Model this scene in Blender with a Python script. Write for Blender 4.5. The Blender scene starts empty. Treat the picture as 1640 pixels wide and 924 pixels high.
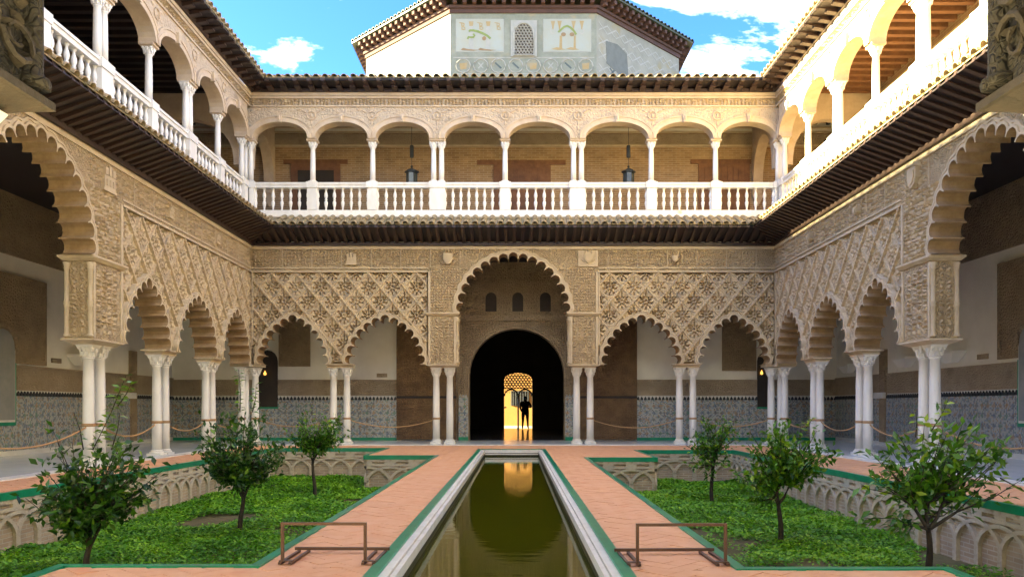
import bpy, math, random
import numpy as np
from mathutils import Vector, Matrix
from mathutils.geometry import tessellate_polygon

random.seed(7)
SC = bpy.context.scene
COL = SC.collection
PI = math.pi
R = math.radians

# ------------------------------------------------------------------ camera
cam_d = bpy.data.cameras.new('camera')
cam = bpy.data.objects.new('camera', cam_d)
COL.objects.link(cam)
cam.location = (0, 0, 1.15)
cam.rotation_euler = (R(90), 0, 0)
cam_d.sensor_width = 36.0
cam_d.lens = 1275 / 1640 * 36
cam_d.shift_x = -6 / 1640
cam_d.shift_y = 190 / 1640
cam_d.clip_start = 0.05
cam_d.clip_end = 2000
SC.camera = cam

# ------------------------------------------------------------------ light
SUN_EL, SUN_AZ = 17.6, -86.0        # azimuth clockwise from +Y (the far side); -88 = from the left
SUN_STRENGTH = 3.5
SKY_STRENGTH = 0.05
EXPOSURE = 4.62

world = bpy.data.worlds.new('World')
SC.world = world
world.use_nodes = True
nt = world.node_tree
nt.nodes.clear()
w_out = nt.nodes.new('ShaderNodeOutputWorld')
w_bg = nt.nodes.new('ShaderNodeBackground')
sky = nt.nodes.new('ShaderNodeTexSky')
sky.sky_type = 'NISHITA'
sky.sun_disc = False
sky.sun_elevation = R(SUN_EL)
sky.sun_rotation = R(SUN_AZ)
sky.air_density = 0.75
sky.dust_density = 0.4
sky.ozone_density = 7.0
geo = nt.nodes.new('ShaderNodeTexCoord')
mapn = nt.nodes.new('ShaderNodeMapping')
mapn.inputs['Scale'].default_value = (1.0, 1.0, 2.6)
mapn.inputs['Location'].default_value = (5.34, 3.54, 1.53)
n1 = nt.nodes.new('ShaderNodeTexNoise')
n1.inputs['Scale'].default_value = 2.6
n1.inputs['Detail'].default_value = 9
n1.inputs['Roughness'].default_value = 0.62
n1.inputs['Distortion'].default_value = 0.6
ramp = nt.nodes.new('ShaderNodeValToRGB')
ramp.color_ramp.elements[0].position = 0.49
ramp.color_ramp.elements[0].color = (0, 0, 0, 1)
ramp.color_ramp.elements[1].position = 1.0
ramp.color_ramp.elements[1].color = (0.85, 0.85, 0.85, 1)
hsv = nt.nodes.new('ShaderNodeHueSaturation')
hsv.inputs['Saturation'].default_value = 1.10
hsv.inputs['Hue'].default_value = 0.52
mix = nt.nodes.new('ShaderNodeMixRGB')
mix.inputs['Color2'].default_value = (26.0, 24.2, 20.6, 1)
w_bg.inputs['Strength'].default_value = SKY_STRENGTH
nt.links.new(geo.outputs['Generated'], mapn.inputs['Vector'])
nt.links.new(mapn.outputs['Vector'], n1.inputs['Vector'])
nt.links.new(n1.outputs['Fac'], ramp.inputs['Fac'])
nt.links.new(ramp.outputs['Color'], mix.inputs['Fac'])
nt.links.new(sky.outputs['Color'], hsv.inputs['Color'])
nt.links.new(hsv.outputs['Color'], mix.inputs['Color1'])
nt.links.new(mix.outputs['Color'], w_bg.inputs['Color'])
nt.links.new(w_bg.outputs['Background'], w_out.inputs['Surface'])

sun_d = bpy.data.lights.new('sun', 'SUN')
sun_d.energy = SUN_STRENGTH
sun_d.angle = R(0.6)
sun_d.color = (1.0, 0.86, 0.66)
sun = bpy.data.objects.new('sun', sun_d)
COL.objects.link(sun)
sdir = Vector((math.sin(R(SUN_AZ)) * math.cos(R(SUN_EL)), math.cos(R(SUN_AZ)) * math.cos(R(SUN_EL)), math.sin(R(SUN_EL))))
sun.rotation_euler = sdir.to_track_quat('Z', 'Y').to_euler()
sun.location = sdir * 60

SC.view_settings.view_transform = 'Standard'
SC.view_settings.look = 'None'
SC.view_settings.exposure = EXPOSURE
SC.view_settings.gamma = 1.0
SC.view_settings.use_white_balance = True
SC.view_settings.white_balance_temperature = 8300
SC.view_settings.white_balance_tint = -10
SC.view_settings.use_curve_mapping = False
SC.render.engine = 'CYCLES'
SC.cycles.max_bounces = 7
SC.cycles.diffuse_bounces = 5
SC.cycles.glossy_bounces = 4
SC.cycles.sample_clamp_indirect = 6.0
SC.cycles.use_denoising = True

# ------------------------------------------------------------------ materials
def mat(name, col, rough=0.8, var=0.0, vscale=3.0, col2=None, bump=0.0, bscale=30.0, bdet=5, spec=0.5,
        streak=False, coord='Object', metallic=0.0, mottle=None):
    m = bpy.data.materials.new(name)
    m.use_nodes = True
    t = m.node_tree
    b = t.nodes['Principled BSDF']
    b.inputs['Roughness'].default_value = rough
    b.inputs['Specular IOR Level'].default_value = spec
    b.inputs['Metallic'].default_value = metallic
    tc = t.nodes.new('ShaderNodeTexCoord')
    b.inputs['Base Color'].default_value = (*col, 1)
    if col2 is not None:
        n = t.nodes.new('ShaderNodeTexNoise')
        n.inputs['Scale'].default_value = vscale
        n.inputs['Detail'].default_value = 5
        n.inputs['Roughness'].default_value = 0.65
        r = t.nodes.new('ShaderNodeValToRGB')
        r.color_ramp.elements[0].position = 0.34
        r.color_ramp.elements[1].position = 0.66
        r.color_ramp.elements[0].color = (*col, 1)
        r.color_ramp.elements[1].color = (*col2, 1)
        if streak:
            mp = t.nodes.new('ShaderNodeMapping')
            mp.inputs['Scale'].default_value = streak
            t.links.new(tc.outputs[coord], mp.inputs['Vector'])
            t.links.new(mp.outputs['Vector'], n.inputs['Vector'])
        else:
            t.links.new(tc.outputs[coord], n.inputs['Vector'])
        t.links.new(n.outputs['Fac'], r.inputs['Fac'])
        last = r.outputs['Color']
        if mottle is not None:
            n2 = t.nodes.new('ShaderNodeTexNoise')
            n2.inputs['Scale'].default_value = mottle[1]
            n2.inputs['Detail'].default_value = 4
            r2 = t.nodes.new('ShaderNodeValToRGB')
            r2.color_ramp.elements[0].position = mottle[2]
            r2.color_ramp.elements[1].position = mottle[2] + 0.12
            mx = t.nodes.new('ShaderNodeMixRGB')
            mx.inputs['Color2'].default_value = (*mottle[0], 1)
            t.links.new(tc.outputs[coord], n2.inputs['Vector'])
            t.links.new(n2.outputs['Fac'], r2.inputs['Fac'])
            t.links.new(r2.outputs['Color'], mx.inputs['Fac'])
            t.links.new(last, mx.inputs['Color1'])
            last = mx.outputs['Color']
        t.links.new(last, b.inputs['Base Color'])
    if bump > 0:
        nb = t.nodes.new('ShaderNodeTexNoise')
        nb.inputs['Scale'].default_value = bscale
        nb.inputs['Detail'].default_value = bdet
        bp = t.nodes.new('ShaderNodeBump')
        bp.inputs['Strength'].default_value = bump
        bp.inputs['Distance'].default_value = 0.02
        t.links.new(tc.outputs[coord], nb.inputs['Vector'])
        t.links.new(nb.outputs['Fac'], bp.inputs['Height'])
        t.links.new(bp.outputs['Normal'], b.inputs['Normal'])
    return m


def carved(name, c1, c2, scale=16.0, strength=1.0, dist=0.03):
    """plaster with fine arabesque relief: warped cell edges as bump"""
    m = mat(name, c1, 0.9, col2=c2, vscale=2.2, mottle=((c1[0] * 0.62, c1[1] * 0.6, c1[2] * 0.56), 1.3, 0.60))
    t = m.node_tree
    b = t.nodes['Principled BSDF']
    tc = t.nodes.new('ShaderNodeTexCoord')
    n = t.nodes.new('ShaderNodeTexNoise')
    n.inputs['Scale'].default_value = scale * 0.4
    n.inputs['Detail'].default_value = 1
    mx = t.nodes.new('ShaderNodeMixRGB')
    mx.inputs['Fac'].default_value = 0.12
    v = t.nodes.new('ShaderNodeTexVoronoi')
    v.feature = 'DISTANCE_TO_EDGE'
    v.inputs['Scale'].default_value = scale
    v.inputs['Randomness'].default_value = 0.6
    r = t.nodes.new('ShaderNodeValToRGB')
    r.color_ramp.elements[0].position = 0.04
    r.color_ramp.elements[1].position = 0.22
    bp = t.nodes.new('ShaderNodeBump')
    bp.inputs['Strength'].default_value = strength
    bp.inputs['Distance'].default_value = dist
    t.links.new(tc.outputs['Object'], n.inputs['Vector'])
    t.links.new(tc.outputs['Object'], mx.inputs['Color1'])
    t.links.new(n.outputs['Color'], mx.inputs['Color2'])
    t.links.new(mx.outputs['Color'], v.inputs['Vector'])
    t.links.new(v.outputs['Distance'], r.inputs['Fac'])
    t.links.new(r.outputs['Color'], bp.inputs['Height'])
    t.links.new(bp.outputs['Normal'], b.inputs['Normal'])
    return m


def brick_mat(name, c1, c2, mortar, bw, bh, rough=0.9, bump=0.6, axis='xz'):
    m = bpy.data.materials.new(name)
    m.use_nodes = True
    t = m.node_tree
    b = t.nodes['Principled BSDF']
    b.inputs['Roughness'].default_value = rough
    tc = t.nodes.new('ShaderNodeTexCoord')
    sp = t.nodes.new('ShaderNodeSeparateXYZ')
    cb = t.nodes.new('ShaderNodeCombineXYZ')
    add = t.nodes.new('ShaderNodeMath')
    add.operation = 'ADD'
    br = t.nodes.new('ShaderNodeTexBrick')
    br.inputs['Scale'].default_value = 1
    br.inputs['Brick Width'].default_value = bw
    br.inputs['Row Height'].default_value = bh
    br.inputs['Mortar Size'].default_value = bh * 0.12
    br.inputs['Color1'].default_value = (*c1, 1)
    br.inputs['Color2'].default_value = (*c2, 1)
    br.inputs['Mortar'].default_value = (*mortar, 1)
    t.links.new(tc.outputs['Object'], sp.inputs['Vector'])
    t.links.new(sp.outputs['X'], add.inputs[0])
    t.links.new(sp.outputs['Y'], add.inputs[1])
    t.links.new(add.outputs[0], cb.inputs['X'])
    t.links.new(sp.outputs['Z'], cb.inputs['Y'])
    t.links.new(cb.outputs['Vector'], br.inputs['Vector'])
    n = t.nodes.new('ShaderNodeTexNoise')
    n.inputs['Scale'].default_value = 2.5
    n.inputs['Detail'].default_value = 7
    mx = t.nodes.new('ShaderNodeMixRGB')
    mx.blend_type = 'OVERLAY'
    mx.inputs['Fac'].default_value = 0.45
    t.links.new(tc.outputs['Object'], n.inputs['Vector'])
    t.links.new(br.outputs['Color'], mx.inputs['Color1'])
    t.links.new(n.outputs['Fac'], mx.inputs['Color2'])
    t.links.new(mx.outputs['Color'], b.inputs['Base Color'])
    bp = t.nodes.new('ShaderNodeBump')
    bp.inputs['Strength'].default_value = bump
    bp.inputs['Distance'].default_value = 0.015
    inv = t.nodes.new('ShaderNodeMath')
    inv.operation = 'SUBTRACT'
    inv.inputs[0].default_value = 1
    t.links.new(br.outputs['Fac'], inv.inputs[1])
    t.links.new(inv.outputs[0], bp.inputs['Height'])
    t.links.new(bp.outputs['Normal'], b.inputs['Normal'])
    return m


def mosaic_mat(name):
    """glazed geometric tile dado: star-and-cell mosaic of small coloured pieces"""
    m = bpy.data.materials.new(name)
    m.use_nodes = True
    t = m.node_tree
    b = t.nodes['Principled BSDF']
    b.inputs['Roughness'].default_value = 0.32
    tc = t.nodes.new('ShaderNodeTexCoord')
    sp = t.nodes.new('ShaderNodeSeparateXYZ')
    add = t.nodes.new('ShaderNodeMath'); add.operation = 'ADD'
    cb = t.nodes.new('ShaderNodeCombineXYZ')
    t.links.new(tc.outputs['Object'], sp.inputs['Vector'])
    t.links.new(sp.outputs['X'], add.inputs[0]); t.links.new(sp.outputs['Y'], add.inputs[1])
    t.links.new(add.outputs[0], cb.inputs['X']); t.links.new(sp.outputs['Z'], cb.inputs['Y'])
    v = t.nodes.new('ShaderNodeTexVoronoi')
    v.voronoi_dimensions = '2D'
    v.distance = 'MANHATTAN'
    v.inputs['Scale'].default_value = 24
    v.inputs['Randomness'].default_value = 0.12
    r = t.nodes.new('ShaderNodeValToRGB')
    r.color_ramp.interpolation = 'CONSTANT'
    cols = [(0.0, (0.40, 0.40, 0.36)), (0.36, (0.21, 0.24, 0.27)), (0.48, (0.36, 0.26, 0.17)), (0.58, (0.36, 0.36, 0.34)), (0.72, (0.20, 0.27, 0.23)), (0.80, (0.24, 0.29, 0.34)), (0.90, (0.16, 0.16, 0.17))]
    e = r.color_ramp.elements
    e[0].position, e[0].color = cols[0][0], (*cols[0][1], 1)
    e[1].position, e[1].color = cols[1][0], (*cols[1][1], 1)
    for p, c in cols[2:]:
        x = e.new(p); x.color = (*c, 1)
    t.links.new(cb.outputs['Vector'], v.inputs['Vector'])
    sx = t.nodes.new('ShaderNodeSeparateColor')
    t.links.new(v.outputs['Color'], sx.inputs['Color'])
    t.links.new(sx.outputs['Red'], r.inputs['Fac'])
    # star medallions of a larger period, each its own glaze
    v2 = t.nodes.new('ShaderNodeTexVoronoi')
    v2.voronoi_dimensions = '2D'
    v2.feature = 'F1'
    v2.distance = 'MINKOWSKI'
    v2.inputs['Exponent'].default_value = 0.6
    v2.inputs['Scale'].default_value = 4.2
    v2.inputs['Randomness'].default_value = 0.0
    r2 = t.nodes.new('ShaderNodeValToRGB')
    r2.color_ramp.interpolation = 'CONSTANT'
    r2.color_ramp.elements[0].position = 0; r2.color_ramp.elements[0].color = (0.62, 0.62, 0.62, 1)
    r2.color_ramp.elements[1].position = 0.42; r2.color_ramp.elements[1].color = (0.0, 0.0, 0.0, 1)
    x = r2.color_ramp.elements.new(0.52); x.color = (0.0, 0.0, 0.0, 1)
    r3 = t.nodes.new('ShaderNodeValToRGB')
    r3.color_ramp.interpolation = 'CONSTANT'
    e3 = r3.color_ramp.elements
    e3[0].position = 0; e3[0].color = (0.36, 0.19, 0.07, 1)
    e3[1].position = 0.3; e3[1].color = (0.07, 0.12, 0.20, 1)
    x = e3.new(0.55); x.color = (0.07, 0.20, 0.13, 1)
    x = e3.new(0.75); x.color = (0.10, 0.09, 0.09, 1)
    mx = t.nodes.new('ShaderNodeMixRGB')
    sx3 = t.nodes.new('ShaderNodeSeparateColor')
    t.links.new(cb.outputs['Vector'], v2.inputs['Vector'])
    t.links.new(v2.outputs['Distance'], r2.inputs['Fac'])
    t.links.new(v2.outputs['Color'], sx3.inputs['Color'])
    t.links.new(sx3.outputs['Green'], r3.inputs['Fac'])
    t.links.new(r2.outputs['Color'], mx.inputs['Fac'])
    t.links.new(r.outputs['Color'], mx.inputs['Color1'])
    t.links.new(r3.outputs['Color'], mx.inputs['Color2'])
    t.links.new(mx.outputs['Color'], b.inputs['Base Color'])
    return m


def leaf_mat(name, cols, rough=0.45, trans=0.25):
    m = bpy.data.materials.new(name)
    m.use_nodes = True
    t = m.node_tree
    b = t.nodes['Principled BSDF']
    b.inputs['Roughness'].default_value = rough
    at = t.nodes.new('ShaderNodeAttribute')
    at.attribute_name = 'tint'
    r = t.nodes.new('ShaderNodeValToRGB')
    e = r.color_ramp.elements
    e[0].color = (*cols[0], 1)
    e[1].color = (*cols[-1], 1)
    for i, c in enumerate(cols[1:-1]):
        x = e.new((i + 1) / (len(cols) - 1)); x.color = (*c, 1)
    t.links.new(at.outputs['Fac'], r.inputs['Fac'])
    t.links.new(r.outputs['Color'], b.inputs['Base Color'])
    tr = t.nodes.new('ShaderNodeBsdfTranslucent')
    t.links.new(r.outputs['Color'], tr.inputs['Color'])
    ms = t.nodes.new('ShaderNodeMixShader')
    ms.inputs['Fac'].default_value = trans
    t.links.new(b.outputs['BSDF'], ms.inputs[1])
    t.links.new(tr.outputs['BSDF'], ms.inputs[2])
    t.links.new(ms.outputs['Shader'], t.nodes['Material Output'].inputs['Surface'])
    return m


def emit_mat(name, col, s):
    m = bpy.data.materials.new(name)
    m.use_nodes = True
    b = m.node_tree.nodes['Principled BSDF']
    b.inputs['Base Color'].default_value = (*col, 1)
    b.inputs['Emission Color'].default_value = (*col, 1)
    b.inputs['Emission Strength'].default_value = s
    return m


def paint_wall_mat(name):
    """tower plaster with scratched strapwork in pale lines"""
    m = mat(name, (0.235, 0.225, 0.185), 0.9, col2=(0.175, 0.17, 0.14), vscale=1.6, bump=0.4, bscale=14, mottle=((0.21, 0.18, 0.11), 1.2, 0.58))
    t = m.node_tree
    b = t.nodes['Principled BSDF']
    return m


M = {}
M['stucco'] = carved('stucco', (0.54, 0.41, 0.245), (0.45, 0.33, 0.19), 15, 1.0, 0.04)
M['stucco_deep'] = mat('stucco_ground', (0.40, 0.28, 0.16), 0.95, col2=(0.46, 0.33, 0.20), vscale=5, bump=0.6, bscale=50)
M['stucco_relief'] = mat('stucco_relief', (0.57, 0.45, 0.29), 0.9, col2=(0.47, 0.355, 0.215), vscale=2.0, bump=0.35, bscale=60, mottle=((0.36, 0.29, 0.21), 1.1, 0.57))
M['moulding'] = mat('plaster_moulding', (0.60, 0.485, 0.33), 0.85, col2=(0.50, 0.39, 0.25), vscale=3.5, bump=0.25, bscale=40)
M['upper_stone'] = carved('upper_plasterwork', (0.56, 0.44, 0.30), (0.48, 0.37, 0.25), 11, 0.7, 0.025)
M['upper_mould'] = mat('upper_moulding', (0.58, 0.46, 0.32), 0.8, col2=(0.48, 0.36, 0.24), vscale=3, bump=0.15, bscale=40)
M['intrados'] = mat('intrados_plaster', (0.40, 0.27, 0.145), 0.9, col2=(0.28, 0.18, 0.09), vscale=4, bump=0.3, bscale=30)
M['near_stucco'] = carved('shade_darkened_stucco', (0.060, 0.047, 0.030), (0.036, 0.028, 0.018), 26, 1.0, 0.02)  # stucco darkened: the near piers' unlit shade is put into the colour
M['near_mould'] = mat('shade_darkened_moulding', (0.070, 0.050, 0.030), 0.85, col2=(0.038, 0.028, 0.017), vscale=5, bump=0.5, bscale=35)  # moulding of the near piers, shade likewise painted into its dark colour
M['marble'] = mat('white_marble', (0.80, 0.77, 0.70), 0.45, col2=(0.68, 0.64, 0.56), vscale=4, streak=(1, 1, 0.3), bump=0.05, bscale=30, mottle=((0.52, 0.44, 0.32), 2.2, 0.64))
M['wet_stone'] = mat('algae_stained_stone', (0.075, 0.07, 0.035), 0.5, col2=(0.04, 0.042, 0.018), vscale=5, bump=0.5, bscale=20)
M['marble_floor'] = mat('marble_floor', (0.72, 0.73, 0.70), 0.18, col2=(0.60, 0.64, 0.63), vscale=2.2)
M['dark_floor'] = mat('polished_dark_floor', (0.16, 0.15, 0.13), 0.12, col2=(0.10, 0.10, 0.09), vscale=2)
M['plaster'] = mat('white_plaster', (0.82, 0.78, 0.69), 0.9, col2=(0.74, 0.70, 0.61), vscale=1.5, bump=0.1, bscale=25, mottle=((0.58, 0.52, 0.42), 0.9, 0.64))
M['dado'] = mosaic_mat('mosaic_tile')
M['band'] = carved('stucco_band', (0.46, 0.36, 0.245), (0.38, 0.29, 0.19), 16, 1.0, 0.03)
M['darkstucco'] = carved('aged_stucco', (0.40, 0.295, 0.18), (0.31, 0.225, 0.135), 14, 1.0, 0.03)
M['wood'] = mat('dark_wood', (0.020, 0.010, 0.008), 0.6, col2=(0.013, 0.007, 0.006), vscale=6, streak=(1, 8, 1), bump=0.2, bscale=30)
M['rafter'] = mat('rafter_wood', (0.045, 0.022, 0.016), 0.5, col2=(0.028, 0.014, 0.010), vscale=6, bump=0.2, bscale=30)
M['door'] = carved('carved_door_wood', (0.20, 0.12, 0.06), (0.13, 0.075, 0.038), 12, 0.8, 0.02)
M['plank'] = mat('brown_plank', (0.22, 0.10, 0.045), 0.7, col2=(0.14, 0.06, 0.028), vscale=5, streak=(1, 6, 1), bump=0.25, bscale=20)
M['tile'] = mat('clay_roof_tile', (0.40, 0.29, 0.17), 0.9, col2=(0.20, 0.17, 0.08), vscale=2.2, bump=0.5, bscale=25, mottle=((0.10, 0.10, 0.035), 3.0, 0.57))
M['green_tile'] = mat('green_roof_tile', (0.022, 0.045, 0.02), 0.55, col2=(0.05, 0.045, 0.025), vscale=3, bump=0.3, bscale=25)
M['brick'] = brick_mat('gallery_brick', (0.38, 0.245, 0.13), (0.29, 0.18, 0.09), (0.42, 0.32, 0.21), 0.28, 0.075)
M['garden_brick'] = brick_mat('garden_brick', (0.50, 0.38, 0.27), (0.40, 0.29, 0.20), (0.52, 0.45, 0.35), 0.26, 0.06, bump=0.9)
M['garden_plaster'] = mat('worn_lime_plaster', (0.60, 0.52, 0.40), 0.95, col2=(0.46, 0.38, 0.28), vscale=6, bump=0.7, bscale=22, mottle=((0.33, 0.26, 0.18), 4.5, 0.60))
M['terracotta'] = mat('terracotta', (0.70, 0.335, 0.165), 0.75, col2=(0.74, 0.40, 0.22), vscale=3.0, bump=0.15, bscale=30, mottle=((0.66, 0.26, 0.12), 2.2, 0.6))
M['terracotta2'] = mat('terracotta_light', (0.74, 0.40, 0.22), 0.75, col2=(0.69, 0.34, 0.17), vscale=4.0, bump=0.15, bscale=30)
M['joint'] = mat('paving_joint', (0.56, 0.32, 0.19), 0.95, col2=(0.46, 0.25, 0.15), vscale=10)
M['green'] = mat('green_glaze', (0.004, 0.27, 0.13), 0.3, col2=(0.003, 0.19, 0.09), vscale=4)
M['soil'] = mat('garden_soil', (0.16, 0.12, 0.055), 1.0, col2=(0.09, 0.085, 0.03), vscale=3, bump=1.0, bscale=14)
M['ground'] = mat('earth', (0.22, 0.18, 0.13), 1.0, col2=(0.16, 0.14, 0.10), vscale=0.5)
M['bark'] = mat('bark', (0.035, 0.026, 0.02), 0.9, col2=(0.06, 0.045, 0.03), vscale=8, bump=0.6, bscale=30)
M['rust'] = mat('brown_painted_metal', (0.10, 0.043, 0.024), 0.5, col2=(0.07, 0.03, 0.017), vscale=12, bump=0.1)
M['rope'] = mat('hemp_rope', (0.48, 0.29, 0.14), 0.9, col2=(0.38, 0.22, 0.10), vscale=30, bump=0.6, bscale=90)
M['iron'] = mat('black_iron', (0.02, 0.022, 0.022), 0.5, col2=(0.03, 0.035, 0.03), vscale=10)
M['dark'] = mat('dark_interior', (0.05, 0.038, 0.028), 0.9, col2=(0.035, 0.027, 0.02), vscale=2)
M['tower'] = paint_wall_mat('tower_sgraffito')
M['tower_plain'] = mat('tower_plaster', (0.20, 0.21, 0.175), 0.9, col2=(0.145, 0.155, 0.125), vscale=2.5, bump=0.4, bscale=14, mottle=((0.22, 0.195, 0.135), 2.0, 0.56))
M['tower_brick'] = brick_mat('tower_brick', (0.075, 0.032, 0.026), (0.055, 0.025, 0.021), (0.07, 0.042, 0.034), 0.22, 0.06)
M['patch'] = mat('grey_cement', (0.12, 0.125, 0.115), 0.95, col2=(0.095, 0.10, 0.09), vscale=3)
M['panel_paint'] = mat('pale_blue_paint', (0.25, 0.275, 0.26), 0.9, col2=(0.26, 0.26, 0.215), vscale=1.6)
M['paint_gold'] = mat('ochre_paint', (0.26, 0.18, 0.075), 0.9, col2=(0.26, 0.21, 0.13), vscale=4)
M['paint_green'] = mat('green_paint', (0.12, 0.16, 0.05), 0.9, col2=(0.17, 0.21, 0.07), vscale=4)
M['paint_grey'] = mat('grey_paint', (0.23, 0.24, 0.225), 0.9, col2=(0.29, 0.28, 0.26), vscale=4)
M['paint_brown'] = mat('brown_paint', (0.17, 0.11, 0.06), 0.9, col2=(0.22, 0.15, 0.09), vscale=4)
M['paint_dark'] = mat('dark_paint', (0.06, 0.08, 0.085), 0.9)
M['paint_white'] = mat('white_paint', (0.29, 0.285, 0.26), 0.9, col2=(0.22, 0.215, 0.19), vscale=4)
M['yellow'] = mat('yellow_plaster', (0.20, 0.085, 0.010), 0.9, col2=(0.17, 0.07, 0.008), vscale=1.5)
M['cloth'] = mat('dark_cloth', (0.03, 0.03, 0.035), 0.9)
M['skin'] = mat('skin', (0.35, 0.2, 0.14), 0.6)
M['glow'] = emit_mat('warm_bulb', (1.0, 0.45, 0.12), 0.10)
M['white_board'] = mat('white_board', (0.7, 0.68, 0.62), 0.6, col2=(0.6, 0.58, 0.52), vscale=3)
M['citrus'] = leaf_mat('citrus_leaf', [(0.014, 0.045, 0.006), (0.032, 0.10, 0.010), (0.065, 0.17, 0.014), (0.18, 0.31, 0.02)], 0.30, 0.22)
M['citrus_bright'] = leaf_mat('young_citrus_leaf', [(0.028, 0.095, 0.008), (0.075, 0.21, 0.014), (0.16, 0.32, 0.02), (0.34, 0.44, 0.03)], 0.32, 0.3)
M['cover'] = leaf_mat('ground_cover_leaf', [(0.035, 0.14, 0.006), (0.09, 0.29, 0.012), (0.18, 0.43, 0.02), (0.32, 0.56, 0.03)], 0.5, 0.3)

# water: murky olive pool
wm = bpy.data.materials.new('pool_water')
wm.use_nodes = True
_t = wm.node_tree
_b = _t.nodes['Principled BSDF']
_b.inputs['Base Color'].default_value = (0.062, 0.064, 0.004, 1)
_b.inputs['Roughness'].default_value = 0.03
_b.inputs['IOR'].default_value = 1.33
_b.inputs['Specular IOR Level'].default_value = 0.42
_tc = _t.nodes.new('ShaderNodeTexCoord')
_mp = _t.nodes.new('ShaderNodeMapping'); _mp.inputs['Scale'].default_value = (0.7, 2.2, 1)
_n = _t.nodes.new('ShaderNodeTexNoise'); _n.inputs['Scale'].default_value = 3.0; _n.inputs['Detail'].default_value = 3
_bp = _t.nodes.new('ShaderNodeBump'); _bp.inputs['Strength'].default_value = 0.13; _bp.inputs['Distance'].default_value = 0.01
_t.links.new(_tc.outputs['Object'], _mp.inputs['Vector']); _t.links.new(_mp.outputs['Vector'], _n.inputs['Vector'])
_t.links.new(_n.outputs['Fac'], _bp.inputs['Height']); _t.links.new(_bp.outputs['Normal'], _b.inputs['Normal'])
M['water'] = wm

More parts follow.
